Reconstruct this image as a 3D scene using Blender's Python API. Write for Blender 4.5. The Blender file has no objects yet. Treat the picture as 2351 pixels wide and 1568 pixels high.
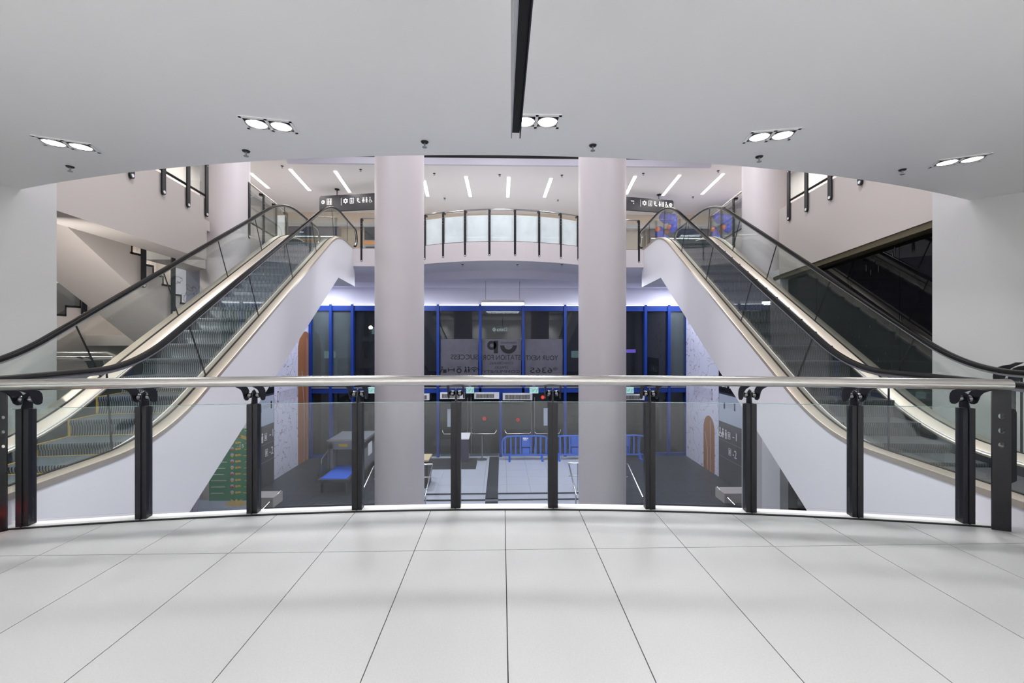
import bpy, bmesh, math, random
from mathutils import Vector, Matrix
random.seed(7)
S = bpy.context.scene
COL = S.collection
# ------------------------------------------------------------------ camera
F = 960.0; CX = 1175.5; CY = 775.0; TH = math.atan(23.5 / F); EYE = 1.4
cd = bpy.data.cameras.new('camera'); cam = bpy.data.objects.new('camera', cd); COL.objects.link(cam)
cd.sensor_width = 36.0; cd.lens = 36.0 * F / 2351.0; cd.shift_y = -9.0 / 2351.0
cd.clip_start = 0.05; cd.clip_end = 300
cam.location = (0, 0, EYE); cam.rotation_euler = (math.pi / 2, 0, -TH)
S.camera = cam
# ------------------------------------------------------------------ world, exposure
S.view_settings.view_transform = 'Standard'; S.view_settings.look = 'None'
S.view_settings.exposure = 0.34; S.view_settings.gamma = 1.0
S.view_settings.use_curve_mapping = False
W = bpy.data.worlds.new('night'); S.world = W; W.use_nodes = True
W.node_tree.nodes['Background'].inputs[0].default_value = (0.012, 0.016, 0.03, 1)
W.node_tree.nodes['Background'].inputs[1].default_value = 1.0
cy = S.cycles
cy.use_denoising = True; cy.max_bounces = 10; cy.diffuse_bounces = 5; cy.glossy_bounces = 4
cy.transparent_max_bounces = 24; cy.caustics_reflective = False; cy.caustics_refractive = False
cy.sample_clamp_indirect = 6.0

def lamp(name, loc, size, watts, col=(1, 1, 1), spread=math.pi, rot=(0, 0, 0), sy=None):
    l = bpy.data.lights.new(name, 'AREA'); l.energy = watts; l.color = col; l.spread = spread
    if sy: l.shape = 'RECTANGLE'; l.size = size; l.size_y = sy
    else: l.shape = 'DISK'; l.size = size
    o = bpy.data.objects.new(name, l); COL.objects.link(o); o.location = loc; o.rotation_euler = rot
    return o
# added fill lights, unseen: gallery rows behind the camera, then over the atrium
P_ROW = 53; P_ATR = 145; P_LOW = 95; P_DOWN = 8; P_UP = 4.6; P_GAL = 46; P_STAIR = 70
for yy in (-.7, -2.6, -4.5, -6.3):
    for xx in (-6.0, -2.4, 1.2, 4.8):
        lamp('gallery_fill', (xx, yy, 3.17), 0.5, P_ROW, (1, 1, 1), math.radians(95))
for xx in (-4.2, 0.0, 4.2):
    for yy in (5.8, 10.6):
        lamp('atrium_fill', (xx, yy, 8.3), 1.0, P_ATR, (.98, .97, 1.0))  # added fill for the void and its columns, no fitting there
for xx, yy in ((-7.3, 16.7), (-3.8, 15.6), (3.8, 15.6), (7.2, 16.7)):
    lamp('hall_fill', (xx, yy, 3.5), 0.5, P_LOW * (.6 if abs(xx) > 7 else 1.15), (.86, .9, 1.0))  # added hall fill, kept out of sight behind columns and escalators

for xx in (-9.2, 9.3):
    for yy in (7.0, 13.3):
        lamp('gallery_upper_fill', (xx, yy, 7.15), 0.6, P_GAL, (1, .96, .92))  # added fill to brighten the side galleries, no fitting there
for p in ((-9.4, 7.0, 4.02), (-9.3, 8.6, 4.02)):
    lamp('stairwell_fill', p, 0.5, P_STAIR, (1, .95, .89))  # added fill for the stairwell, hidden behind the wall end
lamp('stairwell_fill', (-9.3, 12.2, 4.02), 0.4, 18, (1, .92, .82))  # weak added fill, hidden by the gallery beam
lamp('stairwell_fill', (-6.45, 5.75, 2.3), 0.35, 48, (1, .96, .91), rot=(1.25, 0, .25))  # unseen fill added to light the stair underside
# ------------------------------------------------------------------ helpers
def ray(px, py):
    u = (px - CX) / F; v = -(py - CY) / F
    return (u * math.cos(TH) + math.sin(TH), math.cos(TH) - u * math.sin(TH), v)
def atY(px, py, Y):
    d = ray(px, py); k = Y / d[1]; return (d[0] * k, Y, EYE + d[2] * k)
def atZ(px, py, Z):
    d = ray(px, py); k = (Z - EYE) / d[2]; return (d[0] * k, d[1] * k, Z)
def atX(px, py, X):
    d = ray(px, py); k = X / d[0]; return (X, d[1] * k, EYE + d[2] * k)

MATS = {}
def lin(c):
    return tuple(((x / 12.92) if x <= 0.04045 else ((x + 0.055) / 1.055) ** 2.4) for x in c)
def rgb(r, g, b): return lin((r / 255., g / 255., b / 255.))
def mat(name, c, rough=0.5, metal=0.0, var=0.06, scale=6.0, bump=0.0, bscale=60., coat=0.0, spec=0.5, aniso=0):
    m = bpy.data.materials.new(name); m.use_nodes = True; MATS[name] = m
    nt = m.node_tree; b = nt.nodes['Principled BSDF']
    b.inputs['Roughness'].default_value = rough; b.inputs['Metallic'].default_value = metal
    b.inputs['Coat Weight'].default_value = coat
    b.inputs['Specular IOR Level'].default_value = spec
    tc = nt.nodes.new('ShaderNodeTexCoord'); n = nt.nodes.new('ShaderNodeTexNoise')
    n.inputs['Scale'].default_value = scale; n.inputs['Detail'].default_value = 5
    nt.links.new(tc.outputs['Object'], n.inputs['Vector'])
    mx = nt.nodes.new('ShaderNodeMix'); mx.data_type = 'RGBA'
    mx.inputs[6].default_value = tuple(max(0, x * (1 - var)) for x in c) + (1,)
    mx.inputs[7].default_value = tuple(min(1, x * (1 + var)) for x in c) + (1,)
    nt.links.new(n.outputs['Fac'], mx.inputs[0]); nt.links.new(mx.outputs[2], b.inputs['Base Color'])
    if bump:
        n2 = nt.nodes.new('ShaderNodeTexNoise'); n2.inputs['Scale'].default_value = bscale
        nt.links.new(tc.outputs['Object'], n2.inputs['Vector'])
        bp = nt.nodes.new('ShaderNodeBump'); bp.inputs['Strength'].default_value = bump
        bp.inputs['Distance'].default_value = 0.01
        nt.links.new(n2.outputs['Fac'], bp.inputs['Height']); nt.links.new(bp.outputs[0], b.inputs['Normal'])
    return m
def emit(name, c, s):
    m = bpy.data.materials.new(name); m.use_nodes = True; MATS[name] = m
    b = m.node_tree.nodes['Principled BSDF']
    b.inputs['Base Color'].default_value = tuple(min(.8, x * .4) for x in c) + (1,)
    b.inputs['Emission Color'].default_value = tuple(c) + (1,); b.inputs['Emission Strength'].default_value = s
    return m
def glass(name, tint, ior=1.5, rough=0.0, haze=0.0, hazec=(.8, .85, .88), edge=None):
    """thin architectural glass: tinted see-through, fresnel mirror, optional milky film"""
    m = bpy.data.materials.new(name); m.use_nodes = True; MATS[name] = m
    nt = m.node_tree; nt.nodes.clear()
    out = nt.nodes.new('ShaderNodeOutputMaterial'); tr = nt.nodes.new('ShaderNodeBsdfTransparent')
    tr.inputs[0].default_value = tuple(tint) + (1,)
    gl = nt.nodes.new('ShaderNodeBsdfGlossy'); gl.inputs['Roughness'].default_value = rough
    lw = nt.nodes.new('ShaderNodeLayerWeight'); f0 = ((ior - 1) / (ior + 1)) ** 2      # Schlick reflectance, same from both faces
    pw = nt.nodes.new('ShaderNodeMath'); pw.operation = 'POWER'; pw.inputs[1].default_value = 5.0
    nt.links.new(lw.outputs['Facing'], pw.inputs[0])
    fr = nt.nodes.new('ShaderNodeMath'); fr.operation = 'MULTIPLY_ADD'; fr.inputs[1].default_value = 1 - f0; fr.inputs[2].default_value = f0
    nt.links.new(pw.outputs[0], fr.inputs[0])
    base = tr.outputs[0]
    if haze:
        df = nt.nodes.new('ShaderNodeBsdfDiffuse'); df.inputs[0].default_value = tuple(hazec) + (1,)
        ns = nt.nodes.new('ShaderNodeTexNoise'); ns.inputs['Scale'].default_value = 2.5
        tc = nt.nodes.new('ShaderNodeTexCoord'); nt.links.new(tc.outputs['Object'], ns.inputs['Vector'])
        mr = nt.nodes.new('ShaderNodeMapRange'); mr.inputs['To Min'].default_value = haze * .8; mr.inputs['To Max'].default_value = min(1, haze * 1.2)
        nt.links.new(ns.outputs['Fac'], mr.inputs['Value'])
        mx0 = nt.nodes.new('ShaderNodeMixShader'); nt.links.new(mr.outputs[0], mx0.inputs[0])
        nt.links.new(tr.outputs[0], mx0.inputs[1]); nt.links.new(df.outputs[0], mx0.inputs[2]); base = mx0.outputs[0]
    mx = nt.nodes.new('ShaderNodeMixShader')
    nt.links.new(fr.outputs[0], mx.inputs[0]); nt.links.new(base, mx.inputs[1]); nt.links.new(gl.outputs[0], mx.inputs[2])
    nt.links.new(mx.outputs[0], out.inputs['Surface'])
    return m
def ribbed(name, c0, c1, pitch, rough=.4, metal=.3):
    m = mat(name, c1, rough, metal, .1); nt = m.node_tree; b = nt.nodes['Principled BSDF']
    tc = nt.nodes.new('ShaderNodeTexCoord'); sx = nt.nodes.new('ShaderNodeSeparateXYZ')
    nt.links.new(tc.outputs['Object'], sx.inputs[0])
    a = nt.nodes.new('ShaderNodeMath'); a.operation = 'MULTIPLY'; a.inputs[1].default_value = 2 * math.pi / pitch
    nt.links.new(sx.outputs[0], a.inputs[0])
    s = nt.nodes.new('ShaderNodeMath'); s.operation = 'SINE'; nt.links.new(a.outputs[0], s.inputs[0])
    mr = nt.nodes.new('ShaderNodeMapRange'); mr.inputs['From Min'].default_value = -.45; mr.inputs['From Max'].default_value = .45
    nt.links.new(s.outputs[0], mr.inputs['Value'])
    mx = nt.nodes.new('ShaderNodeMix'); mx.data_type = 'RGBA'
    mx.inputs[6].default_value = tuple(c0) + (1,); mx.inputs[7].default_value = tuple(c1) + (1,)
    nt.links.new(mr.outputs[0], mx.inputs[0]); nt.links.new(mx.outputs[2], b.inputs['Base Color'])
    bp = nt.nodes.new('ShaderNodeBump'); bp.inputs['Strength'].default_value = .6; bp.inputs['Distance'].default_value = .006
    nt.links.new(mr.outputs[0], bp.inputs['Height']); nt.links.new(bp.outputs[0], b.inputs['Normal'])
    return m

mat('paint', rgb(243, 242, 241), .55, var=.012, scale=1.5)
mat('wall_paint', rgb(212, 211, 211), .6, var=.02, scale=1.2)
mat('warm_paint', rgb(192, 184, 179), .6, var=.025, scale=1.0)
mat('column_paint', rgb(204, 197, 200), .45, var=.02, scale=.8)
mat('soffit_paint', rgb(220, 219, 224), .55, var=.02, scale=1.0)
mat('lavender_paint', rgb(214, 212, 226), .55, var=.02, scale=1.0)
mat('cladding', rgb(238, 237, 242), .6, var=.015, scale=.9, spec=.2)
mat('tile', rgb(184, 184, 184), .4, var=.10, scale=110., bump=.06, bscale=220.)
mat('grout', rgb(70, 68, 66), .8)
mat('steel', rgb(205, 202, 198), .22, 1.0, .06, 14.)
mat('steel_dull', rgb(176, 176, 178), .38, 1.0, .08, 14.)
mat('champagne', rgb(204, 193, 178), .36, .6, .05, 3.)
mat('black_steel', rgb(17, 18, 25), .4, .1, .4, 18., bump=.1, bscale=40.)
mat('rubber', rgb(8, 7, 8), .3, 0, .2, 8., spec=.22)
mat('chrome_dark', rgb(120, 120, 124), .15, 1.0, .05, 8.)
mat('black', rgb(8, 8, 9), .6)
mat('dark_trim', rgb(24, 24, 26), .5)
mat('skirt', rgb(24, 25, 31), .35, .2, .12, 4.)
mat('yellow', rgb(214, 178, 38), .5)
mat('blue_frame', rgb(24, 60, 146), .4, .1, .08, 3.)
mat('blue_plastic', rgb(48, 104, 214), .45, 0, .08, 5.)
mat('blue_mat', rgb(40, 96, 214), .6, 0, .06, 30.)
mat('slate', rgb(52, 56, 64), .42, 0, .28, 3.5, bump=.12, bscale=12.)
mat('pale_tile', rgb(188, 193, 206), .35, 0, .05, 5.)
mat('floor_mat', rgb(46, 47, 52), .9, 0, .12, 60.)
mat('olive', rgb(92, 84, 62), .5, .2, .1, 6.)
mat('beige', rgb(224, 211, 192), .55, 0, .04, 2.)
mat('grey_metal', rgb(150, 152, 160), .4, .5, .06, 5.)
mat('grey_dark', rgb(74, 76, 84), .45, .3, .1, 5.)
mat('sign_black', rgb(19, 20, 30), .45, 0, .05, 3.)
mat('white_print', rgb(240, 240, 242), .5)
mat('ink', rgb(14, 15, 24), .5)
mat('white_plastic', rgb(232, 232, 236), .4)
mat('pale_panel', rgb(186, 196, 212), .45)
mat('board_grey', rgb(66, 67, 76), .5, 0, .05, 3.)
mat('green_print', rgb(36, 128, 88), .5, 0, .08, 2.)
mat('yellow_print', rgb(216, 182, 84), .5)
mat('orange', rgb(232, 148, 52), .5)
mat('brown_print', rgb(160, 106, 72), .55, 0, .03, 3.)
mat('red', rgb(206, 40, 34), .4)
mat('balloon_blue', rgb(28, 60, 206), .15, 0, .03, 3., coat=.5)
mat('balloon_orange', rgb(226, 110, 40), .15, 0, .03, 3., coat=.5)
mat('asphalt', rgb(40, 41, 46), .8, 0, .3, 2.)
mat('night_wall', rgb(44, 46, 52), .8, 0, .2, .6)
mat('wood_top', rgb(206, 190, 152), .5, 0, .06, 4.)
mat('purple_box', rgb(64, 54, 84), .5, 0, .08, 3.)
emit('lamp_white', (1, .98, .95), 14.); emit('slot_white', (1, .97, .93), 9.); emit('tube_white', (.93, .96, 1), 8.)
emit('strip_white', (.93, .96, 1), 2.2); emit('exit_teal', rgb(20, 170, 165), .35); emit('exit_white', rgb(196, 236, 232), .45)
emit('street_glow', (1, .72, .35), 22.); emit('window_glow', (.55, .8, .7), .5); emit('purple_glow', (.4, .2, 1), 1.6)
emit('red_glow', (1, .05, .03), 2.); emit('sign_glow', (.85, .95, 1), 5.0)
glass('rail_glass', (.965, .985, .985), 1.5, 0, .007, (.8, .86, .9))
glass('esc_glass', (.95, .975, .965), 1.5, 0, .018, (.62, .76, .70))
glass('edge_glass', (.62, .84, .82), 1.5, .05, .25, (.75, .92, .9))
glass('far_glass', (.94, .97, .97), 1.5, 0, .03)
glass('frosted', (.75, .84, .86), 1.45, .15, .72, (.84, .91, .93))
glass('facade_glass', (.42, .47, .52), 1.55, 0, .05, (.25, .28, .32))
glass('door_glass', (.6, .67, .69), 1.5, 0, .02, (.34, .38, .40))
glass('pane_haze', (.5, .56, .56), 1.5, .05, .3, (.26, .32, .32))
glass('film', (.42, .42, .46), 1.3, .2, .5, (.24, .235, .28))
glass('black_glass', (.02, .02, .025), 1.5, .01, .5, (.012, .012, .016))
ribbed('step_rib', rgb(22, 26, 34), rgb(132, 142, 150), .027)
ribbed('step_smooth', rgb(40, 42, 48), rgb(92, 94, 98), .027)
ribbed('grille', rgb(70, 66, 62), rgb(190, 186, 176), .05)

# map mural: contour lines of a noise field, brown on lavender (flat print)
def mural():
    m = mat('mural', rgb(222, 222, 240), .55, 0, .02, 1.); nt = m.node_tree; b = nt.nodes['Principled BSDF']
    tc = nt.nodes.new('ShaderNodeTexCoord'); n = nt.nodes.new('ShaderNodeTexNoise')
    n.inputs['Scale'].default_value = .9; n.inputs['Detail'].default_value = 4
    nt.links.new(tc.outputs['Object'], n.inputs['Vector'])
    a = nt.nodes.new('ShaderNodeMath'); a.operation = 'MULTIPLY'; a.inputs[1].default_value = 9.
    fr = nt.nodes.new('ShaderNodeMath'); fr.operation = 'FRACT'
    nt.links.new(n.outputs['Fac'], a.inputs[0]); nt.links.new(a.outputs[0], fr.inputs[0])
    lt = nt.nodes.new('ShaderNodeMath'); lt.operation = 'LESS_THAN'; lt.inputs[1].default_value = .055
    nt.links.new(fr.outputs[0], lt.inputs[0])
    mx = nt.nodes.new('ShaderNodeMix'); mx.data_type = 'RGBA'
    mx.inputs[6].default_value = rgb(222, 222, 240) + (1,); mx.inputs[7].default_value = rgb(160, 136, 150) + (1,)
    nt.links.new(lt.outputs[0], mx.inputs[0]); nt.links.new(mx.outputs[2], b.inputs['Base Color'])
mural()

class MB:
    def __init__(s): s.v = []; s.f = []
    def add(s, V, Fc):
        o = len(s.v); s.v += [tuple(p) for p in V]; s.f += [tuple(i + o for i in f) for f in Fc]; return s
    def box(s, x0, x1, y0, y1, z0, z1):
        return s.add([(x0, y0, z0), (x1, y0, z0), (x1, y1, z0), (x0, y1, z0), (x0, y0, z1), (x1, y0, z1), (x1, y1, z1), (x0, y1, z1)],
                     [(0, 3, 2, 1), (4, 5, 6, 7), (0, 1, 5, 4), (1, 2, 6, 5), (2, 3, 7, 6), (3, 0, 4, 7)])
    def obox(s, c, ax, ay, az, hx, hy, hz):
        c, ax, ay, az = map(Vector, (c, ax, ay, az)); V = []
        for k in (-1, 1):
            for (i, j) in ((-1, -1), (1, -1), (1, 1), (-1, 1)): V.append(c + ax * hx * i + ay * hy * j + az * hz * k)
        return s.add(V, [(0, 3, 2, 1), (4, 5, 6, 7), (0, 1, 5, 4), (1, 2, 6, 5), (2, 3, 7, 6), (3, 0, 4, 7)])
    def tube(s, path, r, n=12, cap=True):
        path = [Vector(p) for p in path]; rings = []; up = Vector((0, 0, 1)); N = len(path)
        ref = None
        for i, p in enumerate(path):
            t = (path[min(i + 1, N - 1)] - path[max(i - 1, 0)]).normalized()
            if ref is None:
                ref = t.cross(up if abs(t.z) < .95 else Vector((1, 0, 0))).normalized()
            a = (ref - t * ref.dot(t)).normalized(); ref = a; b = t.cross(a)
            rr = r[i] if isinstance(r, (list, tuple)) else r
            rings.append([p + a * rr * math.cos(2 * math.pi * k / n) + b * rr * math.sin(2 * math.pi * k / n) for k in range(n)])
        V = [q for R_ in rings for q in R_]; Fc = []
        for i in range(N - 1):
            for k in range(n): Fc.append((i * n + k, i * n + (k + 1) % n, (i + 1) * n + (k + 1) % n, (i + 1) * n + k))
        if cap: Fc.append(tuple(range(n - 1, -1, -1))); Fc.append(tuple((N - 1) * n + k for k in range(n)))
        return s.add(V, Fc)
    def sweep(s, rings, closed=True, cap=True):
        n = len(rings[0]); V = [q for R_ in rings for q in R_]; Fc = []
        for i in range(len(rings) - 1):
            for k in range(n if closed else n - 1):
                Fc.append((i * n + k, i * n + (k + 1) % n, (i + 1) * n + (k + 1) % n, (i + 1) * n + k))
        if cap and closed: Fc.append(tuple(range(n - 1, -1, -1))); Fc.append(tuple((len(rings) - 1) * n + k for k in range(n)))
        return s.add(V, Fc)
    def prism(s, pts, a, b):
        """pts: 3D polygon; extruded from offset a to b vectors"""
        n = len(pts); a = Vector(a); b = Vector(b)
        V = [Vector(p) + a for p in pts] + [Vector(p) + b for p in pts]
        return s.add(V, [tuple(range(n - 1, -1, -1)), tuple(range(n, 2 * n))] + [(i, (i + 1) % n, n + (i + 1) % n, n + i) for i in range(n)])
    def sphere(s, c, r, nu=12, nv=8, sz=1.0):
        V = []; Fc = []
        for j in range(nv + 1):
            ph = math.pi * j / nv
            for i in range(nu):
                t = 2 * math.pi * i / nu
                V.append((c[0] + r * math.sin(ph) * math.cos(t), c[1] + r * math.sin(ph) * math.sin(t), c[2] + r * sz * math.cos(ph)))
        for j in range(nv):
            for i in range(nu): Fc.append((j * nu + i, (j + 1) * nu + i, (j + 1) * nu + (i + 1) % nu, j * nu + (i + 1) % nu))
        return s.add(V, Fc)
    def lathe(s, c, prof, n=24):
        """prof: (r,z) list about vertical axis at c"""
        V = []; Fc = []
        for (r, z) in prof:
            for k in range(n): V.append((c[0] + r * math.cos(2 * math.pi * k / n), c[1] + r * math.sin(2 * math.pi * k / n), c[2] + z))
        for i in range(len(prof) - 1):
            for k in range(n): Fc.append((i * n + k, i * n + (k + 1) % n, (i + 1) * n + (k + 1) % n, (i + 1) * n + k))
        return s.add(V, Fc)

def wloc(o):
    v = Vector((0, 0, 0))
    while o: v += o.location; o = o.parent
    return v
def props(o, label=None, cat=None, group=None, kind=None):
    if label: o['label'] = label
    if cat: o['category'] = cat
    if group: o['group'] = group
    if kind: o['kind'] = kind
    return o
def new_mesh(name, mb, m, smooth=False, fixn=True):
    me = bpy.data.meshes.new(name); me.from_pydata([tuple(v) for v in mb.v], [], mb.f)
    if fixn:
        bm = bmesh.new(); bm.from_mesh(me); bmesh.ops.remove_doubles(bm, verts=bm.verts, dist=1e-6)
        bmesh.ops.recalc_face_normals(bm, faces=bm.faces); bm.to_mesh(me); bm.free()
    if m: me.materials.append(MATS[m])
    if smooth:
        me.polygons.foreach_set('use_smooth', [True] * len(me.polygons))
        try: me.set_sharp_from_angle(angle=math.radians(35))
        except Exception: pass
    me.update(); return me
def obj(name, mb, m, parent=None, smooth=False, label=None, cat=None, group=None, kind=None):
    """mb in world coordinates"""
    if parent is not None: off = wloc(parent)
    else:
        xs = [v[0] for v in mb.v]; ys = [v[1] for v in mb.v]; zs = [v[2] for v in mb.v]
        off = Vector(((min(xs) + max(xs)) / 2, (min(ys) + max(ys)) / 2, min(zs)))
    mb.v = [tuple(Vector(v) - off) for v in mb.v]
    o = bpy.data.objects.new(name, new_mesh(name, mb, m, smooth)); COL.objects.link(o)
    if parent is not None: o.parent = parent
    else: o.location = off
    return props(o, label, cat, group, kind)
def inst(name, me, loc, parent=None, rotz=0., label=None, cat=None, group=None):
    """me in local coordinates; loc in world"""
    o = bpy.data.objects.new(name, me); COL.objects.link(o)
    if parent is not None: o.parent = parent; o.location = Vector(loc) - wloc(parent)
    else: o.location = loc
    o.rotation_euler = (0, 0, rotz)
    return props(o, label, cat, group)
def empty(name, loc, label=None, cat=None, group=None, kind=None):
    o = bpy.data.objects.new(name, None); COL.objects.link(o); o.location = loc; o.empty_display_size = .1
    return props(o, label, cat, group, kind)
def flat(name, prims, org, ux, uz, m, parent, off=0.0, label=None):
    """flat print: prims in 2D mapped to org + x*ux + y*uz"""
    org, ux, uz = Vector(org), Vector(ux), Vector(uz); nn = ux.cross(uz).normalized(); mb = MB()
    def P(x, y): return org + ux * x + uz * y + nn * off
    for p in prims:
        k = p[0]
        if k == 'd':
            _, x, y, r = p; mb.add([P(x + r * math.cos(i * math.pi / 8), y + r * math.sin(i * math.pi / 8)) for i in range(16)], [tuple(range(16))])
        elif k == 'b':
            _, x0, y0, x1, y1 = p; mb.add([P(x0, y0), P(x1, y0), P(x1, y1), P(x0, y1)], [(0, 1, 2, 3)])
        elif k == 'p': mb.add([P(*q) for q in p[1]], [tuple(range(len(p[1])))])
        elif k == 'r':
            _, x, y, r0, r1 = p[:5]; a0, a1 = (p[5], p[6]) if len(p) > 5 else (0, 360); n = 24; V = []
            for i in range(n + 1):
                a = math.radians(a0 + (a1 - a0) * i / n)
                V += [P(x + r0 * math.cos(a), y + r0 * math.sin(a)), P(x + r1 * math.cos(a), y + r1 * math.sin(a))]
            mb.add(V, [(2 * i, 2 * i + 1, 2 * i + 3, 2 * i + 2) for i in range(n)])
        elif k == 'l':
            _, x0, y0, x1, y1, w = p; d = Vector((x1 - x0, y1 - y0)); L = d.length or 1; q = Vector((-d.y, d.x)) * (w / 2 / L)
            mb.add([P(x0 + q.x, y0 + q.y), P(x0 - q.x, y0 - q.y), P(x1 - q.x, y1 - q.y), P(x1 + q.x, y1 + q.y)], [(0, 1, 2, 3)])
    off_ = wloc(parent); mb.v = [tuple(Vector(v) - off_) for v in mb.v]
    o = bpy.data.objects.new(name, new_mesh(name, mb, m, fixn=False)); COL.objects.link(o); o.parent = parent
    return props(o, label)
def text(txt, org, ux, uz, size, m, parent, name='lettering', align='CENTER', off=0., fit=None):
    """flat lettering; ux, uz unit vectors; negative ux mirrors it"""
    cu = bpy.data.curves.new('t', 'FONT'); cu.body = txt; cu.size = 1.0; cu.align_x = align; cu.align_y = 'CENTER'; cu.resolution_u = 3
    to = bpy.data.objects.new('t', cu); COL.objects.link(to); dg = bpy.context.evaluated_depsgraph_get()
    me = bpy.data.meshes.new_from_object(to.evaluated_get(dg)); bpy.data.objects.remove(to)
    org, ux, uz = Vector(org), Vector(ux), Vector(uz); nn = ux.cross(uz)
    xs = [v.co.x for v in me.vertices] or [0, 1]; ys = [v.co.y for v in me.vertices] or [0, 1]
    sx = size; sy = size
    if fit: sx = fit[0] / (max(xs) - min(xs)); sy = fit[1] / (max(ys) - min(ys))
    cx = (max(xs) + min(xs)) / 2 if align == 'CENTER' else 0; cyy = (max(ys) + min(ys)) / 2
    o_ = wloc(parent)
    for v in me.vertices: v.co = org + ux * (v.co.x - cx) * sx + uz * (v.co.y - cyy) * sy + nn * off - o_
    me.materials.clear(); me.materials.append(MATS[m])
    o = bpy.data.objects.new(name, me); COL.objects.link(o); o.parent = parent
    return o
# ================================================================== STRUCTURE
ZC = 3.2; ZU = 4.3; ZK = 4.45; ZL = -3.7; YF = 18.0
def edge(x): return 3.40 - x * x / 39.0 - .019 * x            # our floor's curved rim
def lip(x): return 4.13 + x * x / 31.2                         # rim of the slab overhead
def bal(x): return min(13.3 + .105 * x * x, 14.45)             # far balcony rim
def gx(side, y): return -(5.2 + .137 * y) if side < 0 else 5.35 + .125 * y   # side galleries' faces
def curve(fn, x0, x1, n, dy=0.): return [(x0 + (x1 - x0) * i / n, fn(x0 + (x1 - x0) * i / n) + dy) for i in range(n + 1)]
def slab(poly, z0, z1): return MB().prism([(p[0], p[1], 0) for p in poly], (0, 0, z0), (0, 0, z1))
def struct(name, mb, m, parent=None, smooth=False):
    return obj(name, mb, m, parent, smooth, kind=None if parent else 'structure')
EL, ER = -3.66, 3.62
rim = [(-9.5, -7), (9.5, -7), (9.5, 5.3), (5.75, 5.3), (5.75, 3.2), (ER, 3.0)] + list(reversed(curve(edge, EL, ER, 40))) + [(-5.6, 3.25), (-5.6, 5.2), (-9.5, 5.2)]
floor = struct('floor', slab(rim, -.32, -.012), 'grout')
# 600 x 1200 mm tiles, each its own piece
tile_me = new_mesh('tile', MB().box(.0025, .5975, .0025, 1.1975, -.012, 0), 'tile')
for k in range(-15, 15):
    x0 = .026 + .6 * k
    for r in range(8):
        y0 = 1.56 - 1.2 * r
        inst('tile', tile_me, (x0, y0, 0), floor)
    a, b = x0 + .0025, x0 + .5975
    def fy(x): return edge(x) - .012 if EL < x < ER else 3.0
    if a > ER + .3 or b < EL - .3: top = [(b, 3.0), (a, 3.0)]
    else: top = [(b - (b - a) * i / 6, fy(b - (b - a) * i / 6)) for i in range(7)]
    obj('tile', slab([(a, 2.7625), (b, 2.7625)] + top, -.012, 0), 'tile', floor)
tr1 = struct('trim_1', slab(curve(edge, EL, ER, 40, .0) + list(reversed(curve(edge, EL, ER, 40, .11))), -.4, .006), 'paint')
obj('rim_joint', slab(curve(edge, EL, ER, 40, -.011) + list(reversed(curve(edge, EL, ER, 40, .006))), -.3, .008), 'black', tr1)

ceil_poly = [(-9.5, -7)] + [(9.5, -7)] + list(reversed(curve(lip, -9.5, 9.5, 60)))
ceiling = struct('ceiling', slab(ceil_poly, ZC, 4.3), 'paint')
# chamfered wall ends beside the escalators
wl = struct('wall_left', slab([(-5.63, 5.43), (-9.5, 1.56), (-9.5, 5.43)], -4.2, 7.2), 'wall_paint')
wr = struct('wall_right', slab([(5.89, 5.58), (9.5, 1.97), (9.5, 5.58)], -4.2, 7.2), 'wall_paint')
struct('wall_back', MB().box(-9.5, 9.5, -7.2, -7.0, -.3, ZC), 'paint')
struct('wall_side_left', MB().box(-9.7, -9.5, -7, 3, -.3, ZC), 'wall_paint')
struct('wall_side_right', MB().box(9.5, 9.7, -7, 3, -.3, ZC), 'wall_paint')
# side galleries: deep beams with plastered faces
for sd, nm in ((-1, 'left'), (1, 'right')):
    y0, y1 = (5.44 if sd < 0 else 5.59), 14.3
    yc0, yc1 = (9.35, 11.25) if sd < 0 else (9.75, 11.25)      # set back behind the round column
    mb = MB()
    for ya_, yb_, back in ((y0, yc0, 0), (yc0, yc1, .75), (yc1, y1, 0)):
        rings = []
        for y in (ya_, yb_):
            zb = 3.11 if sd < 0 else 3.05 - .043 * (y - 5.92); x = gx(sd, y) + sd * back
            rings.append([(x, y, zb), (x, y, ZK - .02), (x + sd * .6, y, ZK - .02), (x + sd * .6, y, zb)])
        mb.sweep(rings)
    struct('wall_gallery_' + nm, mb, 'warm_paint')
    xo = 10.2 * sd
    struct('floor_gallery_' + nm, slab([(gx(sd, y0) + sd * .6, y0), (xo, y0), (xo, 14.4), (gx(sd, 14.3) + sd * .7, 14.4)], 4.05, ZU), 'warm_paint')
    struct('wall_stair_' + nm, MB().box(min(xo, xo + sd * .2), max(xo, xo + sd * .2), 5.2, 23, -4.2, 8.4), 'warm_paint')
# far balcony, its stepped soffit and the wall above the glazing
XB = 8.25
pts = curve(bal, -XB, XB, 66)
struct('floor_balcony', slab(pts + [(10.2, 14.46), (10.2, 23), (-10.2, 23), (-10.2, 14.46)], 3.84, ZU), 'soffit_paint')
struct('trim_2', slab(curve(bal, -XB, XB, 66, -.025) + list(reversed(curve(bal, -XB, XB, 66, .18))), 3.842, ZK), 'column_paint')
struct('trim_3', slab(curve(bal, -XB, XB, 66, 1.85) + [(XB, YF + .3), (-XB, YF + .3)], 3.54, 3.839), 'lavender_paint')
struct('wall_far', MB().box(-XB, XB, YF, YF + .3, 2.82, 3.54), 'lavender_paint')
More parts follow.
